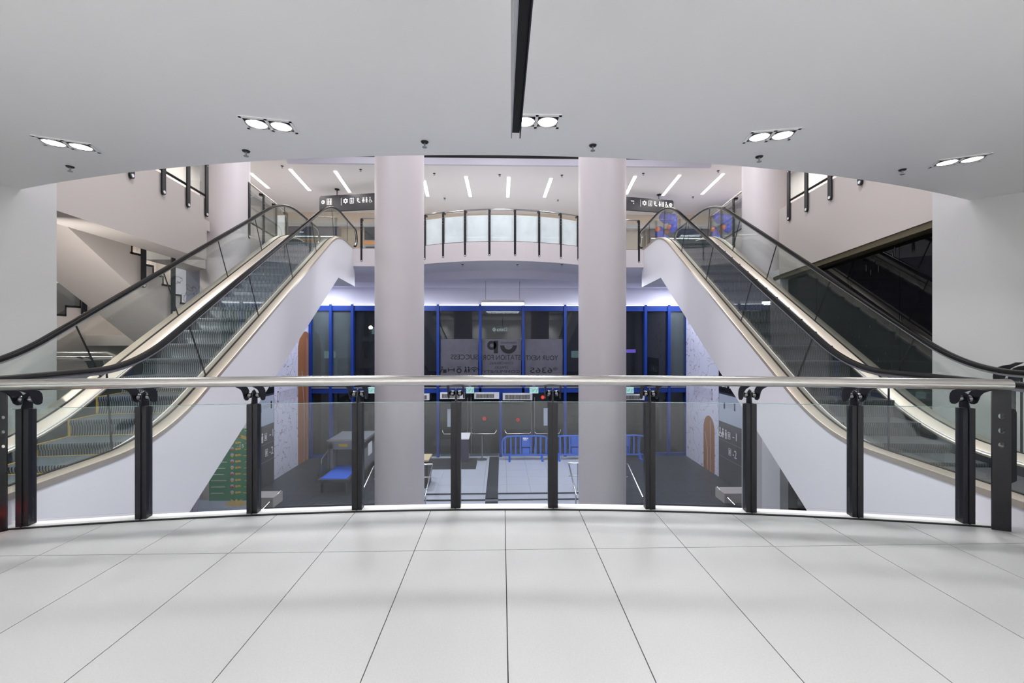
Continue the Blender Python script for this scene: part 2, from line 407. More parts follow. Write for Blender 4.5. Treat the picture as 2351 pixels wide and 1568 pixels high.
# upper ceiling round the atrium
struct('ceiling_upper', slab([(-12, 14.1), (12, 14.1), (12, 24), (-12, 24)], 7.2, 7.4), 'paint')
struct('ceiling_gallery_left', slab([(-12, 4.2), (-6.1, 4.2), (-7.1, 14.1), (-12, 14.1)], 7.2, 7.4), 'paint')
struct('ceiling_gallery_right', slab([(6.1, 4.2), (12, 4.2), (12, 14.1), (7.1, 14.1)], 7.2, 7.4), 'paint')
struct('trim_4', MB().box(-7.1, 7.1, 14.0, 14.1, 7.18, 7.40), 'lavender_paint')
struct('ceiling_void', MB().box(-12, 12, 3.0, 24, 8.42, 8.6), 'black')  # black colour stands in for the darkness of the open void
struct('wall_void', MB().box(-12, 12, 14.12, 14.3, 7.42, 8.42), 'black')  # black slab paints in the dark gap above the ceiling edge
# columns
for (cx_, r_, lab) in ((-2.40, .562, 'round white plaster column standing left of the centre glazing'),
                       (2.387, .555, 'round white plaster column standing right of the centre glazing'),
                       (-7.27, .55, 'round column behind the left escalator, at the end of the gallery wall'),
                       (7.15, .55, 'round column behind the right escalator, at the end of the gallery wall')):
    mb = MB().lathe((cx_, 9.9 if abs(cx_) < 5 else 11.2, 0), [(.001, -4.3), (r_, -4.3), (r_, 8.42), (.001, 8.42)], 64)
    obj('column', mb, 'column_paint', None, True, lab, 'column', 'columns of the atrium')
# lower hall
X1 = 3.35
lowf = struct('floor_lower', MB().box(-XB, -X1, 11.2, YF + .2, ZL - .45, ZL - .012).box(X1, XB, 11.2, YF + .2, ZL - .45, ZL - .012)
              .box(-X1, X1, 13.7, YF + .2, ZL - .45, ZL - .012), 'grout')
struct('floor_hall', MB().box(-10.2, 10.2, 1.0, 13.7, ZL - .75, ZL - .452), 'pale_tile')
pt_me = new_mesh('tile', MB().box(.003, .787, .003, .787, -.012, 0), 'pale_tile')
nx = 0
for i in range(-4, 5):
    for j in range(6):
        x0 = i * .79 - .62 + .0; y0 = 13.7 + j * .79
        if x0 < -X1 or x0 + .79 > X1 + .1: continue
        inst('tile', pt_me, (x0, y0, ZL), lowf)
for j in range(6): obj('tile', MB().box(-X1, -.62 - 3 * .79 - .003, 13.703 + j * .79, 13.7 + .787 + j * .79, ZL - .012, ZL), 'pale_tile', lowf)
for j in range(6): obj('tile', MB().box(-.62 + 5 * .79 - .787, X1, 13.703 + j * .79, 13.7 + .787 + j * .79, ZL - .012, ZL - .0005), 'pale_tile', lowf)
ds_me = new_mesh('tile', MB().box(.003, .797, .002, .398, -.012, 0), 'slate')
for sd in (-1, 1):
    for j in range(17):
        for i in range(6):
            x0 = (X1 + .8 * i + (.3 if j % 2 else 0)) if sd > 0 else -(X1 + .8 * (i + 1) + (.3 if j % 2 else 0))
            if abs(x0) + .8 > XB + .5 and sd > 0: continue
            if sd < 0 and abs(x0) > XB + .35: continue
            inst('tile', ds_me, (x0, 11.25 + .4 * j, ZL), lowf)
obj('dark_band', MB().box(-.52, -.12, 13.3, YF - .1, ZL - .01, ZL + .002), 'slate', lowf)
for k in range(3):                                             # three steps down towards us
    y = 13.7 - .42 * k; z = ZL - .04 * k
    obj('stair_tread', MB().box(-X1, X1, y - .42, y, z - .45, z - .04), 'pale_tile', lowf)
    obj('riser', MB().box(-X1, X1, y - .012, y + .001, z - .042, z - .001), 'pale_tile', lowf)
    for xa_, xb_ in ((-X1 + .1, -.52), (-.12, X1 - .1)): obj('nosing', MB().box(xa_, xb_, y - .016, y + .03, z - .022, z + .004), 'dark_trim', lowf)
    obj('dark_band', MB().box(-.52, -.12, y - .42, y, z - .1, z - .038), 'slate', lowf)
hl = struct('wall_hall_left', MB().box(-8.45, -8.15, 11.0, YF, ZL, 3.54), 'mural')
hr = struct('wall_hall_right', MB().box(7.95, 8.25, 11.0, YF, ZL, 3.54), 'mural')
for par, X, sg, yc, w, h, zb in ((hl, -8.145, 1, 17.55, .62, 5.2, ZL), (hr, 7.945, -1, 15.85, .42, 2.0, ZL)):
    P = [(-w, 0), (w, 0), (w, h - w)] + [(w * math.cos(a * math.pi / 14), h - w + w * 1.25 * math.sin(a * math.pi / 14)) for a in range(15)] + [(-w, h - w)]
    mb = MB().prism([(X, yc + p[0], zb + p[1]) for p in P], (0, 0, 0), (sg * .004, 0, 0)); obj('printed_arch', mb, 'brown_print', par)
    flat('printed_lines', [('l', .14, 0, .14, h * .98, .03), ('l', -.12, 0, -.1, h * .4, .03), ('l', -.1, h * .4, -.3, h * .72, .03)],
         (X + sg * .006, yc, zb), (0, sg, 0), (0, 0, 1), 'pale_panel', par)
    flat('vent_grille', [('b', 0, 0, 1.5, .05), ('b', 0, .35, 1.5, .4), ('b', 0, 0, .05, .4), ('b', 1.45, 0, 1.5, .4)] + [('b', .1 + .1 * i, .06, .13 + .1 * i, .34) for i in range(14)],
         (X + sg * .006, 15.4 if sg > 0 else 17.1, -.95), (0, sg, 0), (0, 0, 1), 'lavender_paint', par)
# ------------------------------------------------------------------ blue glazed front (window_1) with its panes, film and lettering
win = empty('window_1', (0, YF, ZL), kind='structure')
ux, uz = (1, 0, 0), (0, 0, 1)
MX = [-8.1, -7.24, -6.33, -4.52, -2.72, -.92, .92, 2.72, 4.52, 6.2, 7.22, 8.0]
ZT = -.76; ZH = 2.8
for x in MX:
    obj('mullion', MB().box(x - .055, x + .055, YF - .16, YF + .05, ZT if abs(x) < 1 else ZL, ZH), 'blue_frame', win)
for x in (-.05,):
    obj('mullion', MB().box(x - .055, x + .055, YF - .14, YF + .05, ZL, ZT), 'blue_frame', win)
for i in range(len(MX) - 1):
    a, b = MX[i] + .055, MX[i + 1] - .055
    obj('head_rail', MB().box(a, b, YF - .1, YF + .05, ZH - .26, ZH - .04), 'blue_frame', win)
    obj('light_strip', MB().box(a, b, YF - .12, YF - .06, ZH - .035, ZH), 'strip_white', win)
    obj('transom', MB().box(a, b, YF - .12, YF + .05, ZT - .2, ZT), 'blue_frame', win)
    obj('transom_cap', MB().box(a, b, YF - .14, YF - .06, ZT + .0, ZT + .05), 'grey_metal', win)
    obj('pane', MB().box(a, b, YF - .012, YF, ZT, ZH - .26), 'pane_haze' if (b < -6 or a > 7) else 'facade_glass', win)
    if abs(a) > 2.8 and (a < -6 or b > 6.2):
        obj('sill_rail', MB().box(a, b, YF - .1, YF + .05, ZL, ZL + .12), 'blue_frame', win)
    if 2.7 > abs((a + b) / 2): obj('film', MB().box(a + .03, b - .03, YF - .03, YF - .02, ZT, 1.34), 'film', win)
DX = [-8.05, -7.19, -6.28, -4.47, -2.67, -.1, 0., 2.67, 4.47, 6.15, 7.17, 7.95]
for i in range(len(DX) - 1):
    a, b = DX[i] + .02, DX[i + 1] - .02
    if b - a < .2: continue
    leafs = 2 if (b - a) > 1.9 else 1
    for q in range(leafs):
        p0 = a + (b - a) * q / leafs + .012; p1 = a + (b - a) * (q + 1) / leafs - .012
        d = obj('door_leaf', MB().box(p0, p1, YF - .014, YF - .002, ZL + .02, ZT - .22), 'door_glass', win)
        if leafs == 2:
            s = 1 if q == 0 else -1; e = p1 - .06 if q == 0 else p0 + .06; o = p0 + .1 if q == 0 else p1 - .1
            obj('pull_bar', MB().tube([(e, YF - .07, ZL + .1), (e, YF - .07, ZT - .4)], .018, 8), 'steel', d, True)
            zb = -2.72
            obj('push_bar', MB().tube([(o, YF - .03, zb + .16), (o, YF - .08, zb + .12), (o + s * .08, YF - .09, zb), (e - s * .08, YF - .09, zb), (e, YF - .05, zb + .06)], .022, 8), 'steel', d, True)
for px, py0, py1 in ((1033, 939, 980), (1254, 937, 977)):
    a = atY(px - 6, py0, YF - .03); b = atY(px + 6, py1, YF - .03); obj('door_notice', MB().box(a[0], b[0], YF - .03, YF - .02, b[2], a[2]), 'pale_panel', win)
for px, py in ((1112, 961), (1189, 964)):
    flat('door_sticker', [('d', 0, 0, .085)], atY(px, py, YF - .03), (1, 0, 0), (0, 0, 1), 'red', win)
# lettering on the film, made to be read from the street: mirrored from here
def mirr(txt, pxl, pxr, pyt, pyb, m='ink'):
    a = atY(pxl, pyt, YF - .035); b = atY(pxr, pyb, YF - .035)
    text(txt, ((a[0] + b[0]) / 2, YF - .035, (a[2] + b[2]) / 2), (-1, 0, 0), (0, 0, 1), 1, m, win, 'film_lettering', fit=(abs(b[0] - a[0]), abs(a[2] - b[2])))
mirr('YOUR NEXT', 1207, 1281, 816, 827); mirr('STATION FOR', 1108, 1195, 815, 826); mirr('SUCCESS', 1035, 1097, 814, 825)
mirr('*6365', 1217, 1280, 843, 856); mirr('COWORKING', 1125, 1178, 831, 836.5); mirr('SPACES', 1136, 1166, 840.5, 846); mirr('COMMUNITY', 1109, 1193, 850, 856)
mirr('URBAN PLACE', 1150, 1187, 784.5, 789)
flat('film_logo', [('r', 0, 0, .08, .2), ('b', .09, -.34, .27, .2), ('r', .72, 0, .18, .36, 180, 360)], atY(1129, 793, YF - .036), (1, 0, 0), (0, 0, 1), 'ink', win)
icons = [[('r', 0, -.08, .03, .06, 30, 150), ('r', 0, -.08, .1, .13, 30, 150), ('r', 0, -.08, .17, .2, 30, 150), ('d', 0, -.06, .03)],
         [('l', -.1, -.12, -.05, .05, .04), ('l', -.05, .05, -.02, -.12, .04), ('d', -.06, .1, .035), ('l', .05, -.12, .08, .05, .04), ('l', .08, .05, .13, -.1, .04), ('d', .07, .1, .035)],
         [('r', 0, -.04, .06, .11), ('l', -.08, .12, .08, .12, .03)],
         [('l', -.13, 0, .13, 0, .035), ('b', -.14, -.08, -.1, .08), ('b', .1, -.08, .14, .08)],
         [('b', .0, -.13, .15, .02), ('d', -.04, .11, .035), ('l', -.12, -.12, -.02, .06, .05)]]
for ic, px in zip(icons, (1089, 1072, 1054, 1036, 1017)):
    flat('film_pictogram', ic, atY(px, 849, YF - .036), (1, 0, 0), (0, 0, 1), 'ink', win)
# night street behind the glass
struct('ground_street', MB().box(-60, 60, YF + .4, 90, ZL - .2, ZL - .02), 'asphalt')
# ================================================================== RAILING IN FRONT
def solve_px(px, fn):
    d = ray(px, 1000); x = 0.
    for _ in range(12): x = fn(x) * d[0] / d[1]
    return x
def radial(fn, x):
    e = 1e-3; t = Vector((2 * e, fn(x + e) - fn(x - e), 0)).normalized(); return t, Vector((t.y, -t.x, 0))   # tangent, towards us
rail = empty('balcony_railing', (0, 3.4, 0), 'curved glass balustrade with steel handrail and dark posts along the near floor edge', 'railing')
pf = lambda x: edge(x) + .055
posts = [solve_px(p, pf) for p in (60, 330, 583, 822, 1047, 1269, 1491, 1721, 1963, 2216)]
hx0, hx1 = -3.63, solve_px(2276, pf)
path = []
for i in range(61):
    x = hx0 + (hx1 - hx0) * i / 60; t, n = radial(edge, x); p = Vector((x, pf(x), 1.062)) + n * .14; path.append(p)
obj('handrail', MB().tube(path, .040, 24), 'steel', rail, True)
# hook plate profile in the radial plane: (towards us, height)
HOOK = [(-.046, .905), (-.052, .94), (-.045, .975), (-.022, 1.0), (.02, 1.012), (.07, 1.018), (.11, 1.032), (.165, 1.032), (.14, 1.02), (.1, 1.006), (.066, .99), (.042, .965), (.03, .935), (.018, .912), (-.006, .896), (-.03, .895)]
for x in posts:
    t, n = radial(edge, x); b = Vector((x, pf(x), 0)); up = Vector((0, 0, 1))
    po = obj('post', MB().obox(b + t * .022 + up * .437, t, n, up, .0175, .034, .433).obox(b - t * .022 + up * .437, t, n, up, .0175, .034, .433), 'black_steel', rail)
    fin = MB().prism([b + n * p[0] + up * p[1] for p in ((-.05, .002), (.042, .002), (.042, .86), (.03, .90), (.022, .975), (.0, .985), (-.03, .96), (-.05, .9))], t * -.0045, t * .0045)
    obj('post_fin', fin, 'black_steel', po)
    for s in (-1, 1):
        obj('bracket_hook', MB().prism([b + n * p[0] + up * p[1] for p in HOOK], t * (s * .062 - .004), t * (s * .062 + .004)), 'black_steel', po)
        obj('bracket_ball', MB().sphere(b + t * s * .031 + up * .942, .0255, 16, 10), 'chrome_dark', po, True)
# glass panels between posts
ends = [-3.64] + posts
for a, b_ in zip(ends[:-1], ends[1:]):
    P = []
    for i in range(7):
        x = a + (b_ - a) * i / 6
        if i == 0: x += .042
        if i == 6: x -= .042
        t, n = radial(edge, x); P.append((Vector((x, pf(x), 0)), n))
    ring = [[c + n * .005 + Vector((0, 0, .045)), c + n * .005 + Vector((0, 0, .868)), c - n * .005 + Vector((0, 0, .868)), c - n * .005 + Vector((0, 0, .045))] for c, n in P]
    g = obj('glass_panel', MB().sweep(ring), 'rail_glass', rail)
    ring = [[c + n * .0052 + Vector((0, 0, .868)), c + n * .0052 + Vector((0, 0, .8715)), c - n * .0052 + Vector((0, 0, .8715)), c - n * .0052 + Vector((0, 0, .868))] for c, n in P]
    obj('glass_edge', MB().sweep(ring), 'edge_glass', g)
def plate_holes(name, org, ux, uz, w, h, holes, th, m, parent):
    """upright plate with round holes: strips between octagon-like rings"""
    cu = bpy.data.curves.new('c', 'CURVE'); cu.dimensions = '2D'; cu.fill_mode = 'BOTH'; cu.extrude = th / 2
    def sp(pts):
        s = cu.splines.new('POLY'); s.points.add(len(pts) - 1); s.use_cyclic_u = True
        for p, q in zip(s.points, pts): p.co = (q[0], q[1], 0, 1)
    sp([(-w / 2, 0), (w / 2, 0), (w / 2, h), (-w / 2, h)])
    for (x, y, r) in holes: sp([(x + r * math.cos(i * math.pi / 10), y + r * math.sin(i * math.pi / 10)) for i in range(20)])
    to = bpy.data.objects.new('c', cu); COL.objects.link(to); me = bpy.data.meshes.new_from_object(to.evaluated_get(bpy.context.evaluated_depsgraph_get())); bpy.data.objects.remove(to)
    org, ux, uz = Vector(org), Vector(ux), Vector(uz); nn = ux.cross(uz); o_ = wloc(parent)
    for v in me.vertices: v.co = org + ux * v.co.x + uz * v.co.y + nn * v.co.z - o_
    me.materials.clear(); me.materials.append(MATS[m]); o = bpy.data.objects.new(name, me); COL.objects.link(o); o.parent = parent
    return o
xe = solve_px(2262, pf); t, n = radial(edge, xe)
ep = plate_holes('end_plate', Vector((xe, pf(xe) - .1, -.12)), (.93, -.36, 0), (0, 0, 1), .105, 1.145, [(0, .95, .02), (0, .845, .02), (0, .74, .02)], .012, 'black_steel', rail)
c0 = Vector((xe + .085, pf(xe) - .1, 0)); mb = MB()
prof = [(0, .2), (.02, .22), (.02, .34), (.065, .36), (.065, .86), (.05, .88), (.02, .885), (.015, .95), (0, .97)]
mb.prism([c0 + Vector((p[0] - .04, .0, p[1])) for p in prof], (0, -.006, 0), (0, .006, 0)); obj('end_wing', mb, 'black_steel', ep)
xe = -3.62
plate_holes('end_plate', Vector((xe, pf(xe) - .06, -.05)), (.93, .36, 0), (0, 0, 1), .04, 1.07, [(0, .87, .012), (0, .765, .012), (0, .66, .012)], .012, 'black_steel', rail)

# ================================================================== FAR RAILINGS
def post_meshes(w):
    z0, z1 = -.46, 1.0; r = w / 2; P = [(w / 2, z1), (-w / 2, z1), (-w / 2, z0 + r)] + [(r * math.cos(math.pi + a * math.pi / 8), z0 + r + r * math.sin(math.pi + a * math.pi / 8)) for a in range(1, 8)] + [(w / 2, z0 + r)]
    m1 = new_mesh('post', MB().prism([(p[0], -.012, p[1]) for p in P], (0, -.014, 0), (0, .012, 0)).obox((0, .04, 1.0), (1, 0, 0), (0, 1, 0), (0, 0, 1), w / 2, .055, .03), 'black_steel')
    d = MB(); d.lathe((0, 0, 0), [(.001, 0), (w * .28, 0), (w * .28, .008), (.001, .008)], 12); d.v = [(x, -.026 - z, y + z0 + r) for (x, y, z) in d.v]
    m2 = new_mesh('bolt', d, 'white_plastic')
    e = MB(); e.lathe((0, 0, 0), [(.001, 0), (w * .16, 0), (w * .16, .008), (.001, .008)], 10); e.v = [(x, -.026 - z, y) for (x, y, z) in e.v]
    return m1, m2, new_mesh('rivet', e, 'steel')
PM7 = post_meshes(.07); PM11 = post_meshes(.105)
def far_rail(label, pts, postpts, zb, gl, PMs, h=1.06, dark=True, end=None):
    r = empty('gallery_railing', (sum(p[0] for p in pts) / len(pts), sum(p[1] for p in pts) / len(pts), zb), label, 'railing', 'railings of the upper galleries')
    V = [Vector((p[0], p[1], 0)) for p in pts]; up = Vector((0, 0, 1))
    obj('handrail', MB().tube([v + up * (zb + h - .03) for v in V], .032, 12), 'steel', r, True)
    obj('bottom_rail', MB().tube([v + up * (zb + .0) for v in V], .024, 8), 'black_steel', r, True)
    for (px_, py_, tx, ty) in postpts:
        a = math.atan2(ty, tx)
        p = inst('post', PMs[0], (px_, py_, zb), r, a)
        for q, nm, zz in ((PMs[1], 'bolt', 0), (PMs[2], 'rivet', .85), (PMs[2], 'rivet', .75), (PMs[2], 'rivet', .65)):
            o = bpy.data.objects.new(nm, q); COL.objects.link(o); o.parent = p; o.location = (0, 0, zz)
    for i in range(len(V) - 1):
        a, b_ = V[i], V[i + 1]; d = (b_ - a).normalized(); n = Vector((-d.y, d.x, 0)) * .006
        rg = [[c + n + up * (zb + .03), c + n + up * (zb + .86), c - n + up * (zb + .86), c - n + up * (zb + .03)] for c in (a + d * .03, b_ - d * .03)]
        obj('glass_panel', MB().sweep(rg), gl(a.x) if callable(gl) else gl, r)
    return r
bx = [-4.8, -4.0, -3.25, -2.55, -1.9, -1.17, -.39, .42, 1.2, 1.93, 2.55, 3.25, 4.0, 4.77]
def tang(x): e = 1e-3; v = Vector((2 * e, bal(x + e) - bal(x - e), 0)).normalized(); return v
far_rail('curved frosted-glass railing on the far upper balcony behind the two front columns', [(x, bal(x) + .03) for x in bx], [(x, bal(x) - .0, tang(x).x, tang(x).y) for x in bx], ZK, lambda x: 'frosted' if -2.7 < x < 2.0 else 'far_glass', PM7)
for sd, lab in ((-1, 'glass railing on the left gallery above the left escalator'), (1, 'glass railing on the right gallery above the dark glazing')):
    ys = [6.3, 7.1, 7.89, 8.64, 9.3] ; ys2 = [11.3, 12.2, 13.1, 14.0]
    f = 1 if sd < 0 else 1.0
    def pt(y): return (gx(sd, y), y)
    tg = (-.137, 1) if sd < 0 else (-.125, -1)
    L = math.hypot(*tg)
    r = far_rail(lab, [pt(y) for y in ys], [(gx(sd, y) - sd * .012, y, tg[0] / L, tg[1] / L) for y in ys], ZK + .05, 'far_glass', PM11)
    lab2 = 'short glass railing behind the top of the %s escalator, past the round column' % ('left' if sd < 0 else 'right')
    far_rail(lab2, [pt(y) for y in ys2], [(gx(sd, y) - sd * .012, y, tg[0] / L, tg[1] / L) for y in ys2], ZK + .05, 'far_glass', PM11)

# ================================================================== ESCALATORS
def escalator(side, c0, k, deck0, Y0, m, label, stepmat):
    sx = side; dirv = Vector((sx * k, 1, 0)).normalized(); nv = Vector((sx * dirv.y, -sx * dirv.x, 0)); dy = dirv.y
    deckU = ZU + .2; Y1 = Y0 + (deckU - deck0) / m; w0, w1 = .75, .85
    O = Vector((sx * c0, 0, 0))
    def sp(x, w): return 0. if x < -w else (x if x > w else (x + w) ** 2 / (4 * w))
    def zf(Y): return deck0 + m * (sp(Y - Y0, w0) - sp(Y - Y1, w1))
    def P(Y, t, z): v = O + dirv * (Y / dy) + nv * t; return Vector((v.x, v.y, z))
    def nrm(Y):
        e = .01; s = (zf(Y + e) - zf(Y - e)) / (2 * e) * dy; a = math.atan(s); return -math.sin(a) * dy, math.cos(a)
    def Q(Y, t, h):                                             # h measured square to the deck
        a, b = nrm(Y); return P(Y + a * h, t, zf(Y) + b * h)
    YA, YB = 1.9, 15.3
    Ys = [YA + (YB - YA) * i / 150 for i in range(151)]
    root = empty('escalator', P(Y0, .8, 0), label, 'escalator', 'pair of escalators')
    # truss cladding: one closed white body
    rings = []
    def zbot(Y): return max(min(deck0 + m * (Y - Y0) - 1.33, 3.18), deck0 - 1.35)
    Yb = sorted(set(Ys + [Y0 + (3.18 - deck0 + 1.33) / m]))
    for Y in [y for y in Yb if y < 14.75]:
        z = zf(Y); rings.append([P(Y, .012, z - .055), P(Y, 1.588, z - .055), P(Y, 1.588, zbot(Y)), P(Y, .012, zbot(Y))])
    # leave a trough for the steps
    rings = [[r[0], P(y, .29, r[0].z), P(y, .29, r[0].z - .5), P(y, 1.31, r[0].z - .5), P(y, 1.31, r[0].z), r[1], r[2], r[3]] for r, y in zip(rings, [y for y in Yb if y < 14.75])]
    obj('truss_cladding', MB().sweep(rings), 'cladding', root)
    for side_t, (t0, tg, t1) in (('void', (0., .15, .30)), ('wall', (1.60, 1.45, 1.30))):
        g = 1 if t1 > t0 else -1
        d = obj('deck', MB().sweep([[P(Y, t0, zf(Y) - .06), P(Y, t0, zf(Y) - .006), P(Y, t0 + g * .012, zf(Y)), P(Y, tg - g * .012, zf(Y)), P(Y, tg - g * .012, zf(Y) - .06)] for Y in Ys]), 'champagne', root, True)
        obj('glazing_gasket', MB().sweep([[P(Y, tg - g * .014, zf(Y) - .05), P(Y, tg - g * .014, zf(Y) + .006), P(Y, tg + g * .014, zf(Y) + .006), P(Y, tg + g * .014, zf(Y) - .05)] for Y in Ys]), 'black', d)
        obj('inner_deck', MB().sweep([[P(Y, tg + g * .012, zf(Y) - .06), P(Y, tg + g * .012, zf(Y)), P(Y, t1 - g * .03, zf(Y) - .05), P(Y, t1, zf(Y) - .08), P(Y, t1, zf(Y) - .10)] for Y in Ys]), 'champagne', d, True)
        obj('skirt_panel', MB().sweep([[P(Y, t1 - g * .004, zf(Y) - .10), P(Y, t1 + g * .006, zf(Y) - .10), P(Y, t1 + g * .006, zf(Y) - .48), P(Y, t1 - g * .004, zf(Y) - .48)] for Y in Ys]), 'skirt', root)
        # glass, one panel after the other, joints square to the slope
        H = .79; yj = [YA + .1, 2.75, 4.35] + [4.35 + 1.64 * i for i in range(1, 6)] + [14.2, YB - .05]
        for a, b in zip(yj[:-1], yj[1:]):
            n = max(2, int((b - a) / .12)); rg = []
            for i in range(n + 1):
                Y = a + .005 + (b - a - .01) * i / n
                rg.append([Q(Y, tg - .005, .0), Q(Y, tg - .005, H), Q(Y, tg + .005, H), Q(Y, tg + .005, .0)])
            obj('glass_panel', MB().sweep(rg), 'esc_glass', root)
            if b < 14.5: obj('panel_joint', MB().sweep([[Q(b - .006, tg - .007, h), Q(b + .006, tg - .007, h), Q(b + .006, tg + .007, h), Q(b - .006, tg + .007, h)] for h in (0., H)]), 'dark_trim', root)
        # handrail with rounded newels
        hp = []; R = .30; Hh = .82
        for i in range(13):
            a = -math.pi / 2 + math.pi * i / 12; hp.append((P(YA - R * math.cos(a), tg, zf(YA) + Hh - R + R * math.sin(a)), (-math.cos(a), math.sin(a))))
        for Y in Ys[1:-1]: a, b = nrm(Y); hp.append((Q(Y, tg, Hh), (a, b)))
        for i in range(13):
            a = math.pi / 2 - math.pi * i / 12; hp.append((P(YB + R * math.cos(a), tg, zf(YB) + Hh - R + R * math.sin(a)), (math.cos(a), math.sin(a))))
        CS = [(-.042, .0), (-.042, .018), (-.034, .032), (-.018, .038), (.018, .038), (.034, .032), (.042, .018), (.042, 0), (.03, -.012), (-.03, -.012)]
        hr_ = obj('handrail', MB().sweep([[c + nv * q[0] + dirv * (o[0] * q[1]) + Vector((0, 0, o[1] * q[1])) for q in CS] for c, o in hp]), 'rubber', root, True)
        obj('handrail_guide', MB().sweep([[c + nv * q[0] + dirv * (o[0] * q[1]) + Vector((0, 0, o[1] * q[1])) for q in ((-.014, -.011), (.014, -.011), (.014, -.036), (-.014, -.036))] for c, o in hp]), 'steel_dull', hr_)
    # steps
    run = .405 * dy; rise = m * run; n = 0
    prof = [(0, -rise), (.012, -rise * .85), (.022, -rise * .6), (.02, -rise * .3), (.008, -.06), (0, -.02), (.004, 0), (.405, 0), (.405, -.04), (.06, -.06), (.05, -rise)]
    sm = new_mesh('step', MB().prism([(-.5, p[0], p[1]) for p in prof], (0, 0, 0), (1.0, 0, 0)), stepmat)
    ym = new_mesh('edge_line', MB().box(-.495, -.475, .0, .4, .0, .003).box(.475, .495, .0, .4, .0, .003).box(-.495, .495, .385, .402, 0, .003).box(-.497, -.485, -.006, .02, -rise * .95, 0), 'yellow')
    ang = math.atan2(-dirv.x, dirv.y); Y = 3.3
    while Y < Y1 + 1.2:
        z = max(0., zf(Y + run * .75) - deck0)
        s = inst('step', sm, P(Y, .8, z), root, ang)
        if stepmat == 'step_rib' and Y < 5.9:
            e = bpy.data.objects.new('edge_line', ym); COL.objects.link(e); e.parent = s
        Y += run
    obj('comb_plate', MB().prism([P(2.95, .3, 0), P(2.95, 1.3, 0), P(3.32, 1.3, 0), P(3.32, .3, 0)], (0, 0, -.03), (0, 0, .012)), 'steel_dull', root)
    obj('comb_line', MB().prism([P(2.9, .3, 0), P(2.9, 1.3, 0), P(2.95, 1.3, 0), P(2.95, .3, 0)], (0, 0, -.03), (0, 0, .014)), 'yellow', root)
    obj('landing_plate', MB().prism([P(1.3, .02, 0), P(1.3, 1.58, 0), P(2.9, 1.58, 0), P(2.9, .02, 0)], (0, 0, -.005), (0, 0, .01)), 'steel_dull', root)
    # indicator lamp at the foot
    return root, P, zf
eL, PL, zL_ = escalator(-1, 3.25, .1261, .25, 4.88, .557, 'escalator on the left rising to the far balcony, its grooved steps with yellow edge lines', 'step_rib')
eR, PR, zR_ = escalator(1, 3.538, .0955, .20, 5.12, .599, 'escalator on the right rising to the far balcony beside the dark glazing', 'step_smooth')
m_ = MB().lathe(PL(3.02, -.006, .08), [(.001, 0), (.03, 0), (.03, .03), (.02, .045), (.001, .05)], 12)
obj('indicator_light', m_, 'red_glow', eL, True)
# ================================================================== CEILING FITTINGS
LABS = ['leftmost', 'second from left', 'third from left', 'fourth from left', 'rightmost']
LABD = ['twin ceiling downlight nearest the left wall', 'twin ceiling downlight above the left escalator', 'twin ceiling downlight beside the hanging black sign',
        'twin ceiling downlight above the right escalator', 'twin ceiling downlight nearest the right wall']
for lab, (px, py), ang in zip(LABD, ((155, 331), (618, 286), (1231, 278), (1770, 311), (2203, 368)), (.42, .2, .0, -.2, -.45)):
    c = Vector(atZ(px, py, ZC)); r = empty('ceiling_downlight', c, lab, 'downlight', 'twin downlights along the ceiling rim')
    ax = Vector((math.cos(ang), math.sin(ang), 0)); ay = Vector((-ax.y, ax.x, 0)); up = Vector((0, 0, 1))
    fr = MB()
    for (u, v, hu, hv) in ((0, .098, .2, .014), (0, -.098, .2, .014), (.19, 0, .012, .11), (-.19, 0, .012, .11), (0, 0, .012, .11)):
        fr.obox(c + ax * u + ay * v - up * .004, ax, ay, up, hu, hv, .004)
    obj('frame', fr, 'paint', r)
    obj('housing', MB().obox(c - up * .001, ax, ay, up, .19, .1, .0012), 'black', r)
    for s in (-1, 1):
        q = c + ax * s * .094 - up * .004
        l = obj('lamp_ring', MB().lathe(q, [(.084, .002), (.088, -.006), (.082, -.01), (.076, -.004)], 28), 'steel', r, True)
        obj('lamp_disc', MB().lathe(q, [(.001, -.006), (.05, -.005), (.078, -.002)], 28), 'lamp_white', l, True)
        lamp('downlight_beam', q - up * .02, .14, P_DOWN, (1, 1, 1), math.radians(120))
def sprinkler(c, s, label, grp):
    r = empty('sprinkler_head', c, label, 'sprinkler', grp)
    obj('escutcheon', MB().lathe(c, [(.001, -.002 * s), (.036 * s, -.002 * s), (.03 * s, -.012 * s), (.014 * s, -.014 * s), (.001, -.014 * s)], 16), 'dark_trim', r, True)
    obj('deflector', MB().tube([c + Vector((0, 0, -.012 * s)), c + Vector((0, 0, -.05 * s))], .008 * s, 8).lathe(c, [(.001, -.05 * s), (.022 * s, -.05 * s), (.022 * s, -.055 * s), (.001, -.055 * s)], 12), 'steel_dull', r, True)
for (px, py), l in zip(((161, 382), (565, 346), (975, 325), (1361, 333), (1743, 359), (2072, 389)),
                       ('below the leftmost downlight', 'above the left gallery railing', 'above the left front column', 'above the right front column', 'above the right side column', 'left of the rightmost downlight')):
    sprinkler(Vector(atZ(px, py, ZC)), 1.0, 'fire sprinkler on the near ceiling ' + l, 'sprinklers on the near ceiling')
for (px, py), l in zip(((648, 381), (828, 389), (997, 398), (1147, 401), (1290, 402), (1477, 398), (1649, 392), (1021, 455), (1281, 459), (1591, 452)),
                       ('second of the slots from the left', 'third slot from the left', 'slot beside the left front column', 'middle light slot', 'last slot before the right front column',
                        'slot right of the right front column', 'slot above the right escalator', 'rear left of the centre ceiling', 'rear right of the centre ceiling', 'rear end of the right slots')):
    sprinkler(Vector(atZ(px, py, 7.2)), 1.3, 'tiny sprinkler on the upper ceiling by the ' + l, 'sprinklers on the upper ceiling')
